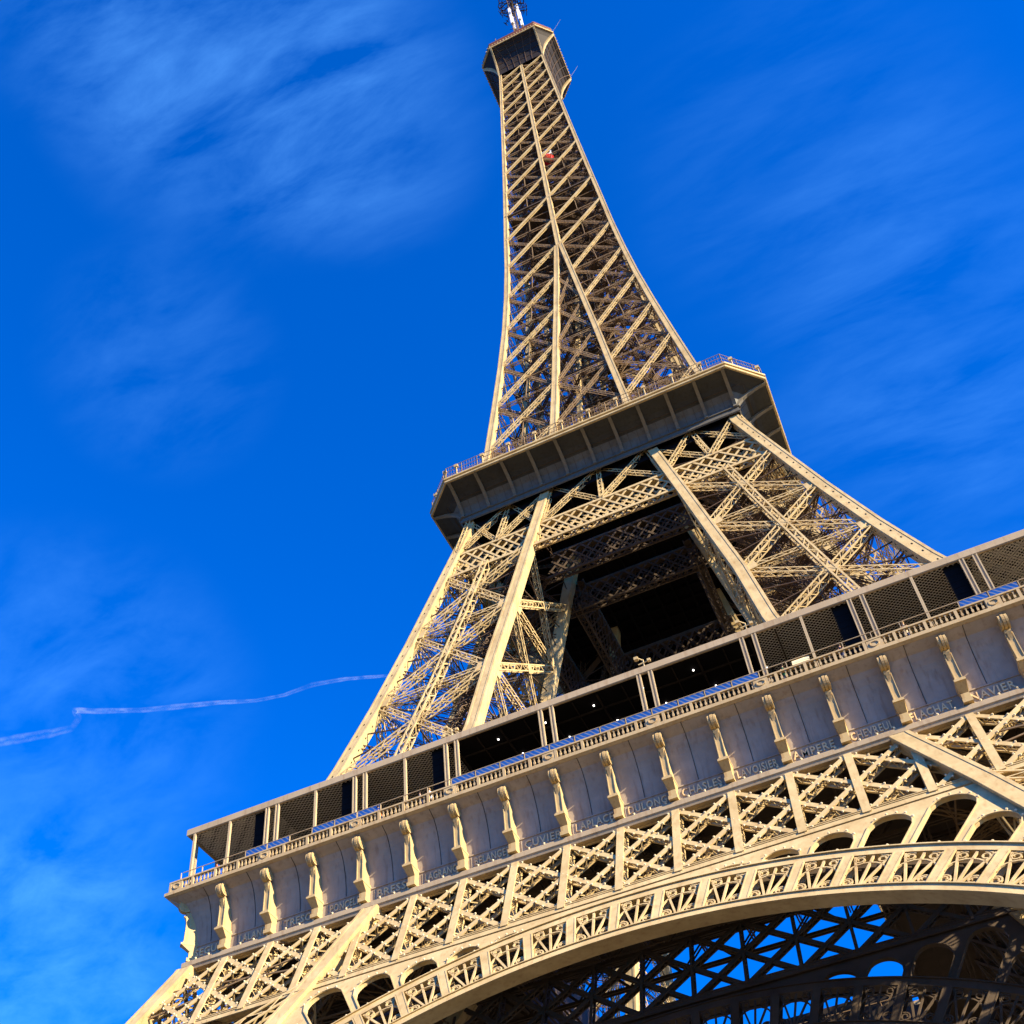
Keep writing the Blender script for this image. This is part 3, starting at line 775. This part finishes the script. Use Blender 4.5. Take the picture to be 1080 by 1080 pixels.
mb = MB(); mb.loft([octo(20.2, 3.6, 115.9), octo(20.2, 3.6, 116.1)]); mb.build('deck', DARK, pl2)
# brackets
def bracket2():
    mb = MB(); off = [(16.70, 112.95), (17.0, 113.5), (17.45, 114.02), (18.1, 114.45), (18.95, 114.82), (19.7, 115.05), (20.35, 115.18)]
    rg = [[(-.16, -h - .02, z), (.16, -h - .02, z), (.16, -h2 + .1, z2), (-.16, -h2 + .1, z2)] for (h, z), (h2, z2) in zip(off, prof2)]
    mb.loft(rg)
    for e in (-1, 1): mb.loft([[(e * .16 - .03, -h - .06, z), (e * .16 + .03, -h - .06, z), (e * .16 + .03, -h + .08, z), (e * .16 - .03, -h + .08, z)] for h, z in off])
    mb.box(-.2, .2, -17.0, -16.6, 112.9, 113.1); 
    return mb.build('bracket', paint('bracket_paint', (.20, .18, .135), (.16, .145, .11)), pl2)
br = bracket2(); firstb = True
for a in range(4):
    for i in range(11):
        c = br if firstb else br.copy()
        if not firstb: COL.objects.link(c); c.parent = pl2
        firstb = False
        c.matrix_local = Matrix.Rotation(a * PI / 2, 4, 'Z') @ Matrix.Translation((-16.5 + 3.3 * i, 0, 0))
# railing
mb = MB(); oc = octo(20.35, 3.6, 116.1)
for i in range(8):
    p, q = V3(oc[i]), V3(oc[(i + 1) % 8]); ln = np.linalg.norm(q - p); m = int(ln / .33)
    for h in (.65, 1.35, 2.1): mb.bar(p + V3((0, 0, h)), q + V3((0, 0, h)), .05, .05)
    for k in range(m): 
        u = p + (q - p) * k / m; mb.bar(u, u + V3((0, 0, 2.1)), .025 if k % 6 else .09, .025 if k % 6 else .09)
        if k % 10 == 4: mb.bar(u + V3((0, 0, 0)), u + V3((0, 0, 1.6)), .16, .16, mi=1); mb.bar(u + V3((0, 0, 1.6)), u + V3((0, 0, 2.0)), .45, .3, (0, 1, 0), 1)
mb.build('platform_railing', [IRON_W, IRON], pl2)
mb = MB()   # upper storey of the second floor
ring_box(mb, 13.2, 6.0, 120.2, 120.5)
for a in range(4):
    R4 = Matrix.Rotation(a * PI / 2, 3, 'Z')
    for i in range(9):
        p = R4 @ Vector((-13 + i * 3.25, -13.1, 116.1)); mb.bar(p, p + Vector((0, 0, 5.4)), .12, .12)
    p = R4 @ Vector((-13.1, -13.1, 121.5)); q = R4 @ Vector((13.1, -13.1, 121.5)); mb.bar(p, q, .08, .08)
mb.build('upper_gallery', IRON_IN, pl2)

# ---- spire
SN = [116.4, 127.5, 138.2, 149, 159.5, 169.8, 179.8, 189.4, 198.8, 207.7, 216.2, 224.2, 231.7, 238.9, 245.6, 251.9, 257.9, 263.2, 267.2]
mb = MB(); zs = [z for z in SN if z < 179] + [179.8]
column(mb, lambda z: (A(z) - CW(z), A(z)), lambda z: (-A(z), -A(z) + CW(z)), SN + [274.5], slots=False)
column(mb, lambda z: (Bf(z), Bf(z) + CW(z)), lambda z: (-A(z), -A(z) + CW(z)), zs)
column(mb, lambda z: (A(z) - CW(z), A(z)), lambda z: (-Bf(z) - CW(z), -Bf(z)), zs)
column(mb, lambda z: (Bf(z), Bf(z) + CW(z) * .8), lambda z: (-Bf(z) - CW(z) * .8, -Bf(z)), zs)
column(mb, lambda z: (-CW(z) * .55, CW(z) * .55), lambda z: (-A(z) + .0, -A(z) + CW(z)), [z for z in SN if z > 179] + [272])
sp = mb.build('spire_corner', [IRON, BLACK], tower)
cMid = lambda z: V3((0, -A(z) + CW(z) / 2, z)); cMidX = lambda z: V3((A(z) - CW(z) / 2, 0, z))
mb = MB(); mb2 = MB()
for i in range(len(SN) - 1):
    z0, z1 = SN[i], SN[i + 1]; hi = z0 > 179
    fcs = [(cIO, cOO), (cOO, cOI)] if not hi else [(cMid, cOO), (cOO, cMidX)]
    w = np.interp(z0, [116, 180, 266], [.62, .46, .34]); 
    for P, Q in fcs:
        p0, p1, q0, q1 = P(z0), P(z1), Q(z0), Q(z1); n = np.cross(q0 - p0, p1 - p0); n /= np.linalg.norm(n)
        o = n * (CW(z0) / 2 - w * .4)
        mb.lace(p0 + o, q1 + o, w, w * .8, n, .75 if not hi else 1.0, .13 if not hi else .15, sides=not hi, solid=1 if hi else 0)
        ob = -n * .1
        mb2.lace(q0 + ob, p1 + ob, w * .8, w * .6, n, .8, .09, sides=not hi)
        mb2.lace(p0 + ob, q0 + ob, w * .7, w * .8, n, .8, .09, sides=not hi)
        c = (p0 + p1 + q0 + q1) / 4
        # secondary bracing
        mb2.bar((p0 + p1) / 2 + ob, c + ob, .12, .1, n); mb2.bar((q0 + q1) / 2 + ob, c + ob, .12, .1, n); mb2.bar((q0 + p0) / 2 + ob, c + ob, .1, .1, n)
    if not hi:
        for P, Q in ((cII, cIO), (cOI, cII)):
            p0, p1, q0, q1 = P(z0), P(z1), Q(z0), Q(z1); n = np.cross(q0 - p0, p1 - p0); n /= np.linalg.norm(n)
            mb2.lace(p0, q1, w * .8, w * .6, n, .8, .1, sides=True); mb2.lace(q0, p1, w * .8, w * .6, n, .8, .1); mb2.lace(p0, q0, w * .8, w * .6, n, .8, .1)
        # girders tying the legs across the face gap
        if Bf(z0) > .5: mb2.lace(cIO(z0) - V3((2 * cIO(z0)[0], 0, 0)), cIO(z0), w, w, (0, -1, 0), .8, .1); mb2.lace(cIO(z0) - V3((2 * cIO(z0)[0], 0, 0)), cIO(z1), w * .7, w * .7, (0, -1, 0), .8, .1); mb2.lace(cIO(z0), cIO(z1) - V3((2 * cIO(z1)[0], 0, 0)), w * .7, w * .7, (0, -1, 0), .8, .1)
b1 = mb.build('face_bracing', IRON, sp); b2 = mb2.build('secondary_bracing', IRON_W, sp)
mb = MB()
for i in range(len(SN) - 1):
    z0, z1 = SN[i], SN[i + 1]
    for zz, full in (((z0, True), ((z0 + z1) / 2, False)) if z0 > 179 else ((z0, True),)):
        a = A(zz) - .3; up = (0, 0, 1); b = Bf(zz) if zz < 179 else 0
        mb.lace((a, -a, zz), (.5, -.5, zz), .5, .4, up, .9, .09, faces=(1, -1))
        mb.lace((a, -a * .5, zz), (a * .5, -a, zz), .4, .3, up, .9, .08)
        mb.lace((0, -a, zz), (a, 0, zz), .35, .35, up, .9, .09); mb.bar((0, -a * .55, zz), (a, -a * .55, zz), .14, .14); mb.bar((a * .55, 0, zz), (a * .55, -a, zz), .14, .14)
    for s_ in ((0, .5) if z0 > 179 else (0,)):
        zz = z0 + (z1 - z0) * s_; z2 = zz + (z1 - z0) * .5; a = A(zz) - .5; a2 = A(z2) - .5
        mb.lace((a * .5, -a, zz), (a2, -a2 * .5, z2), .3, .3, (1, -1, 0), .9, .08)
        mb.lace((a, -a * .5, zz), (a2 * .5, -a2, z2), .3, .3, (1, -1, 0), .9, .08)
        mb.bar((a * .9, -a * .9, zz), (2.4, -2.4, z2), .16, .16); mb.bar((2.4, -2.4, zz), (a2 * .9, -a2 * .9, z2), .16, .16)
        mb.bar((a, -a * .1, zz), (2.4, -2.4, z2), .13, .13); mb.bar((a * .1, -a, zz), (2.4, -2.4, z2), .13, .13)
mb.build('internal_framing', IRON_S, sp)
spin(sp)
# lift shaft in the core
mb = MB()
for x, y in ((-2.4, -2.4), (2.4, -2.4), (2.4, 2.4), (-2.4, 2.4)): mb.lace((x, y, 116), (x, y, 274), .5, .5, (0, 1, 0), 1.0, .12, sides=True)
for x in (-1, 1): mb.bar((x * 1.0, 0, 116), (x * 1.0, 0, 274), .35, .25, (0, 1, 0))
z = 117.0; q = 0
while z < 272:
    for a in range(4):
        R4 = Matrix.Rotation(a * PI / 2, 3, 'Z')
        p = R4 @ Vector((-2.4, -2.4, z)); r = R4 @ Vector((2.4, -2.4, z)); p2 = R4 @ Vector((-2.4, -2.4, z + 3.2)); r2 = R4 @ Vector((2.4, -2.4, z + 3.2))
        mb.bar(p, r, .18, .18); mb.bar(p, r2, .14, .14); mb.bar(r, p2, .1, .1)
    if q % 2: mb.box(-2.0, 2.0, 1.0, 2.3, z, z + .08)
    z += 3.2; q += 1
mb.build('lift_shaft', IRON_IN, tower)
mb = MB(); z = 117.5; q = 0       # spiral service stair in the core
while z < 268:
    a = q * .62; r0, r1 = .25, min(2.0, A(z) - 1.6)
    cx, cy = (3.6 if z < 180 else 2.8), -0.5
    mb.bar((cx, cy, z), (cx + 1.3 * math.cos(a), cy + 1.3 * math.sin(a), z), .5, .06); z += .6; q += 1
mb.bar((3.6, -.5, 117), (3.6, -.5, 180), .25, .25); mb.bar((2.8, -.5, 180), (2.8, -.5, 268), .25, .25)
mb.build('spiral_stair', IRON_IN, tower)
mb = MB()   # intermediate landing
mb.box(-7.5, 7.5, -7.5, 7.5, 197.4, 197.6); mb.box(-8.2, 8.2, -8.2, -7.9, 198.2, 198.5)
for i in range(-4, 5): mb.box(i * 1.8 - .1, i * 1.8 + .1, -7.5, 7.5, 197.0, 197.4)
mb.build('landing', IRON_IN, tower)

# ---- top platform
prof3 = [(5.1, 267.2), (5.25, 269.3), (5.6, 271.2), (6.2, 272.8), (7.0, 274.0), (7.6, 274.6), (8.05, 274.95)]
ch3 = lambda h: max(.02, 2.85 * (h - 5.1) / 2.95)
mb = MB(); mb.loft([octo(h, ch3(h), z) for h, z in prof3], caps=False); mb.loft([octo(5.2, .02, 271.5), octo(5.2, .02, 271.7)])
for a in range(4):
    R4 = Matrix.Rotation(a * PI / 2, 3, 'Z')
    for x in (-3.3, -1.65, 0, 1.65, 3.3): mb.path([V3(R4 @ Vector((x * h / 5.1 * .8, -h - .03, z))) for h, z in prof3], .14, .12, V3(R4 @ Vector((0, -1, 0))), 1)
    for h, z in prof3[1:6]: mb.bar(R4 @ Vector((-h + ch3(h), -h - .03, z)), R4 @ Vector((h - ch3(h), -h - .03, z)), .1, .1, (0, 0, 1), 1)
tp = mb.build('top_platform', [DARK, IRON_S], tower)
mb = MB(); mb.loft([octo(h, 2.85, z) for h, z in ((8.05, 274.95), (8.2, 274.97), (8.22, 275.35), (8.05, 275.4), (7.0, 275.42))], caps=False)
oc = octo(8.24, 2.85, 275.15)
for i in range(8):
    p, q = V3(oc[i]), V3(oc[(i + 1) % 8]); m = int(np.linalg.norm(q - p) / .6)
    for k in range(m): u = p + (q - p) * (k + .5) / m; mb.box(u[0] - .12, u[0] + .12, u[1] - .12, u[1] + .12, 275.4, 275.75)
mb.build('edge_band', IRON, tp)
def brk3(x, a, diag=False):
    mb = MB()
    R4 = Matrix.Rotation(a, 3, 'Z')
    off = [(5.05, 267.0), (5.4, 269.0), (5.9, 270.8), (6.6, 272.3), (7.3, 273.4), (7.85, 274.1), (8.2, 274.7)]
    rg = []
    for (h, z), (h2, z2) in zip(off, prof3):
        rg.append([R4 @ Vector(q) for q in ((x - .17, -h - .02, z), (x + .17, -h - .02, z), (x + .17, -h2 + .1, z2), (x - .17, -h2 + .1, z2))])
    mb.loft(rg); mb.build('bracket', IRON, tp)
for a in range(4):
    for x in (-4.95, 4.95): brk3(x, a * PI / 2)
mb = MB(); mb.loft([octo(7.9, 2.8, 275.42), octo(8.0, 2.8, 278.0), octo(6.4, 2.2, 279.2), octo(6.4, 2.2, 279.4)])
mb.build('mesh_enclosure', REDB, tp)
mb = MB(); mb.loft([octo(h, c, z) for h, c, z in ((5.2, 1.5, 279.4), (5.2, 1.5, 283), (5.8, 1.7, 283.1), (5.8, 1.7, 284.0), (4.2, 1.2, 284.1), (4.0, 1.2, 287))])
mb.build('upper_cabin', IRON_W, tp)
mb = MB()
for z0, z1, r0, r1 in ((287, 291, 3.6, 3.2), (291, 295, 3.2, 1.4)):
    mb.loft([[(r * math.cos(i * PI / 8), r * math.sin(i * PI / 8), z) for i in range(16)] for r, z in ((r0, z0), (r1, z1))])
mb.build('dome', IRON_W, tp, smooth=False)
mb = MB(); mb.lace((0, 0, 294), (0, 0, 324), 1.2, 1.2, (0, 1, 0), 1.2, .16, sides=True); mast = mb.build('antenna_mast', IRON_W, tp)
mb = MB()
for x in (-.45, 1.45): mb.box(x - .28, x + .28, -1.0, -.5, 305.5, 315.5); mb.box(x - .28, x + .28, .5, 1.0, 305.5, 315.5)
mb.build('antenna_panel', WHITE, mast)
mb = MB(); rn = random.Random(3)
for i in range(34):
    z = 312 + rn.random() * 13; a = rn.random() * 2 * PI; r = 1.6 + rn.random() * 2.2
    mb = MB(); p = V3((math.cos(a) * r, math.sin(a) * r, z)); mb.bar((0, 0, z), p, .14, .14); t = V3((-math.sin(a), math.cos(a), 0)) * (.5 + rn.random() * .7)
    mb.bar(p - t, p + t, .13, .13); mb.bar(p * V3((.75, .75, 1)) - t * .8, p * V3((.75, .75, 1)) + t * .8, .11, .11); mb.bar(p - V3((0, 0, .7)), p + V3((0, 0, .9)), .12, .12); mb.build('antenna_arm', DARK, mast)
mb = MB()
for i in range(46):
    s_ = rn.randrange(4); u = -5.6 + rn.random() * 11.2; R4 = Matrix.Rotation(s_ * PI / 2, 3, 'Z'); h = .5 + rn.random() * 1.8
    p = V3(R4 @ Vector((u, -6.6 - rn.random(), 278.6))); mb.bar(p, p + V3((0, 0, h)), .12 + .3 * (rn.random() < .3), .12)
mb.build('rooftop_aerials', IRON_W, tp)
mb = MB(); mb.bar((6.4, -1.0, 279), (6.4, -1.0, 287.5), .14, .14); mb.box(6.0, 6.8, -1.4, -.6, 283.5, 288.5, 1); mb.box(4.6, 5.3, -2.4, -1.8, 282, 286, 1); mb.box(4.4, 7.0, -2.6, .4, 279.4, 282.0)
for i in range(10): 
    z = 281 + rn.random() * 4; mb.bar((5.4 + rn.random(), -1.6, z), (6.9, -1.6 + rn.random(), z + rn.random()), .14, .14)
mb.build('corner_antenna', [DARK, WHITE], tp)
mb = MB(); mb.bar((7.9, -5.0, 275.6), (10.6, -6.2, 277.0), .05, .05); mb.build('whip_aerial', WHITE, tp)
mb = MB(); mb.bar((8.0, 5.0, 275.6), (10.4, 4.0, 277.0), .05, .05)
mb.build('whip_aerial', WHITE, tp)

# ---- lift cabin inside the spire
d = ray(578.5, 169.5); t = (-5.6 - CAM[1]) / d[1]; pc = CAM + t * d
lift = empty('lift_cabin', (float(pc[0]), float(pc[1]), float(pc[2])), 'small red bottomed lift cabin inside the upper lattice shaft', 'elevator')
mb = MB(); mb.loft([[(r * math.cos(i * PI / 8), r * .8 * math.sin(i * PI / 8), z) for i in range(16)] for r, z in ((.4, -.6), (.9, -.3), (1.1, .3), (1.1, .9))]); mb.build('cabin_base', RED, lift)
mb = MB(); mb.box(-.95, .95, -.75, .75, .7, 2.6); mb.build('cabin_body', WHITE, lift)
mb = MB(); mb.box(-.7, .7, -.78, -.75, 1.3, 2.2); mb.build('window', BLACK, lift)

# ---- tilted display board on the gallery
bd = empty('display_board', (14.6, -35.0, 56.74), 'cream tilted display board standing behind the gallery balustrade', 'sign board')
mb = MB(); mb.box(-.55, -.45, 0, .1, 0, 1.5); mb.box(.45, .55, 0, .1, 0, 1.5); mb.build('stand', FASC, bd)
mb = MB(); mb.bar((0, -.35, 1.35), (0, .1, 2.1), 1.2, .06, (0, -1, .3)); mb.build('board', CREAM, bd)

# ---- visitors leaning on the gallery rail
SKIN = paint('skin', (.50, .30, .20), (.45, .26, .17), streak=False, bump=0); HAIRS = [paint('dark_hair', (.03, .02, .012), (.05, .03, .02), streak=False, bump=0), paint('fair_hair', (.30, .2, .09), (.25, .16, .07), streak=False, bump=0)]
def person(x, y, z, lab, top, legs, hair, lean=.25, arm=1, turn=0.0):
    p = empty('person', (x, y, z), lab, 'person', 'visitors at the gallery balustrade'); p.rotation_euler = (0, 0, turn)
    J = {'pel': (0, 0, .95, .14), 'che': (0, -lean * .6, 1.30, .165), 'nek': (0, -lean, 1.50, .06), 'hd': (0, -lean - .03, 1.60, .085), 'top': (0, -lean - .03, 1.70, .075)}
    for sg, n in ((-1, 'l'), (1, 'r')):
        J['sh' + n] = (sg * .19, -lean * .8, 1.42, .06); J['el' + n] = (sg * .27, -lean - .02, 1.16, .045)
        J['wr' + n] = (sg * (.16 if arm else .25), -lean - .26, 1.13 if arm else 1.0, .03); J['hn' + n] = (sg * .13, -lean - .34, 1.13 if arm else .92, .035)
        J['hp' + n] = (sg * .10, 0, .90, .10); J['kn' + n] = (sg * .11, -.03, .50, .06); J['an' + n] = (sg * .12, .03, .09, .045); J['ft' + n] = (sg * .13, -.14, .04, .04)
    E = [('pel', 'che'), ('che', 'nek'), ('nek', 'hd'), ('hd', 'top')]
    for n in 'lr': E += [('che', 'sh' + n), ('sh' + n, 'el' + n), ('el' + n, 'wr' + n), ('wr' + n, 'hn' + n), ('pel', 'hp' + n), ('hp' + n, 'kn' + n), ('kn' + n, 'an' + n), ('an' + n, 'ft' + n)]
    ks = list(J); me = bpy.data.meshes.new('body'); me.from_pydata([J[k][:3] for k in ks], [(ks.index(a), ks.index(b)) for a, b in E], [])
    o = bpy.data.objects.new('body', me); COL.objects.link(o); sk = o.modifiers.new('skin', 'SKIN'); o.modifiers.new('sub', 'SUBSURF').levels = 1
    for i, k in enumerate(ks): me.skin_vertices[0].data[i].radius = (J[k][3], J[k][3])
    me.skin_vertices[0].data[0].use_root = True
    bpy.context.view_layer.update(); m2 = bpy.data.meshes.new_from_object(o.evaluated_get(bpy.context.evaluated_depsgraph_get())); bpy.data.objects.remove(o)
    m2.materials.clear()
    for m_ in (top, legs, SKIN): m2.materials.append(m_)
    for f in m2.polygons:
        c = f.center; f.material_index = 1 if c.z < .93 and abs(c.x) < .2 and c.y > -.2 else (2 if c.z > 1.50 or c.y < -lean - .22 else 0); f.use_smooth = True
    b = bpy.data.objects.new('body', m2); COL.objects.link(b); b.parent = p
    mb = MB(); mb.loft([[(r * math.cos(i * PI / 5), -lean + .0 + r * 1.1 * math.sin(i * PI / 5), zz) for i in range(10)] for r, zz in ((.09, 1.58), (.105, 1.66), (.10, 1.74), (.05, 1.79))]); hb = mb.build('hair', hair, p, smooth=True)
    mb = MB()
    for e in (-.035, .035): mb.box(e - .012, e + .012, -lean - .125, -lean - .105, 1.63, 1.645)
    mb.loft([[(-.012, -lean - .11, 1.64), (.012, -lean - .11, 1.64), (.016, -lean - .15, 1.59), (-.016, -lean - .15, 1.59)], [(-.012, -lean - .09, 1.64), (.012, -lean - .09, 1.64), (.016, -lean - .1, 1.585), (-.016, -lean - .1, 1.585)]])
    mb.build('face_features', HAIRS[0], p)
def cloth(n, c): return paint(n, c, tuple(v * .8 for v in c), streak=False, bump=0)
ORA, WHT, NAV, GRN, REDC, GRYC, BEI = [cloth(*q) for q in (('orange_shirt', (.62, .22, .06)), ('white_shirt', (.7, .7, .68)), ('navy_coat', (.02, .03, .09)), ('green_jacket', (.05, .16, .07)), ('red_coat', (.5, .03, .02)), ('grey_coat', (.2, .2, .21)), ('beige_trousers', (.4, .33, .22)))]
for x, top, legs, hr, lean, lab in ((-17.7, ORA, NAV, 0, .28, 'person in an orange shirt leaning on the balustrade, left half of the gallery'), (-14.3, GRYC, NAV, 0, .2, 'person in a grey coat and navy trousers at the balustrade beside the paired posts'),
        (-13.5, WHT, BEI, 1, .22, 'fair haired person in a white shirt and beige trousers at the balustrade'), (13.3, GRN, NAV, 0, .24, 'person in a green jacket at the balustrade near the cream board'),
        (17.3, NAV, GRYC, 0, .28, 'person in a navy coat leaning on the balustrade under the mesh ceiling'), (21.6, BEI, NAV, 1, .3, 'fair haired person in a beige top leaning over the balustrade on the right'), (-31.8, REDC, NAV, 0, .2, 'person in a red coat near the left corner of the gallery')):
    person(x, -35.06, 56.74, lab, top, legs, HAIRS[hr], lean)

# ---- contrail: a real vapour trail high above
tm = bpy.data.materials.new('vapour'); tm.use_nodes = True; t = tm.node_tree; t.nodes.clear()
out = t.nodes.new('ShaderNodeOutputMaterial'); mix = t.nodes.new('ShaderNodeMixShader'); tr = t.nodes.new('ShaderNodeBsdfTransparent'); df = t.nodes.new('ShaderNodeBsdfTranslucent'); d2_ = t.nodes.new('ShaderNodeBsdfDiffuse')
ads = t.nodes.new('ShaderNodeAddShader'); t.links.new(df.outputs[0], ads.inputs[0]); t.links.new(d2_.outputs[0], ads.inputs[1])
df.inputs[0].default_value = (.5, .55, .62, 1); d2_.inputs[0].default_value = (.5, .55, .62, 1)
lw = t.nodes.new('ShaderNodeLayerWeight'); lw.inputs[0].default_value = .5
inv = t.nodes.new('ShaderNodeMath'); inv.operation = 'SUBTRACT'; inv.inputs[0].default_value = 1; t.links.new(lw.outputs['Facing'], inv.inputs[1])
pw = t.nodes.new('ShaderNodeMath'); pw.operation = 'POWER'; pw.inputs[1].default_value = 2.6; t.links.new(inv.outputs[0], pw.inputs[0])
tcn = t.nodes.new('ShaderNodeTexCoord'); no = t.nodes.new('ShaderNodeTexNoise'); no.inputs['Scale'].default_value = .008; no.inputs['Detail'].default_value = 6; t.links.new(tcn.outputs['Object'], no.inputs['Vector'])
mr = t.nodes.new('ShaderNodeMapRange'); mr.inputs[1].default_value = .42; mr.inputs[2].default_value = .66; mr.inputs[3].default_value = .02; mr.inputs[4].default_value = .17; t.links.new(no.outputs[0], mr.inputs[0])
mm = t.nodes.new('ShaderNodeMath'); mm.operation = 'MULTIPLY'; t.links.new(pw.outputs[0], mm.inputs[0]); t.links.new(mr.outputs[0], mm.inputs[1])
t.links.new(mm.outputs[0], mix.inputs[0]); t.links.new(tr.outputs[0], mix.inputs[1]); t.links.new(ads.outputs[0], mix.inputs[2]); t.links.new(mix.outputs[0], out.inputs[0])
pix = [(-30, 788, 8), (10, 781, 8), (50, 774, 7), (76, 768, 6), (83, 757, 5.5), (78, 749, 5), (100, 750, 4.5), (150, 749, 4.5), (190, 745, 4.5), (230, 741, 4), (270, 739, 3), (300, 733, 3.2), (330, 722, 4), (365, 716, 3.4), (404, 713, 2.5), (440, 710, 1.2)]
pts = []
for u, v, r in pix:
    d = ray(u, v); d = d / np.linalg.norm(d); tt = 8500 / d[2]; pts.append((CAM + d * tt, .68 * r / FPX * tt))
mb = MB(); rings = []
dense = []
for i in range(len(pts) - 1):
    for q in range(6):
        s_ = q / 6; dense.append((pts[i][0] * (1 - s_) + pts[i + 1][0] * s_, pts[i][1] * (1 - s_) + pts[i + 1][1] * s_))
for i, (p, r) in enumerate(dense):
    a = dense[min(i + 1, len(dense) - 1)][0] - dense[max(i - 1, 0)][0]; a /= np.linalg.norm(a); u = np.cross(a, (0, 0, 1)); u /= np.linalg.norm(u); w = np.cross(u, a)
    rr = r * (1 + .10 * math.sin(i * .9) * math.sin(i * .37)); rings.append([p + (u * math.cos(2 * PI * k / 12) + w * math.sin(2 * PI * k / 12)) * rr for k in range(12)])
mb.loft(rings); ct = mb.build('contrail', tm, smooth=True)
ct['label'] = 'thin broken white vapour trail across the lower left sky'; ct['category'] = 'contrail'

# ---- ground
mb = MB(); mb.add([(-6000, -6000, 0), (6000, -6000, 0), (6000, 6000, 0), (-6000, 6000, 0)], [(0, 1, 2, 3)])
g = mb.build('ground', GRAVEL); g['kind'] = 'structure'
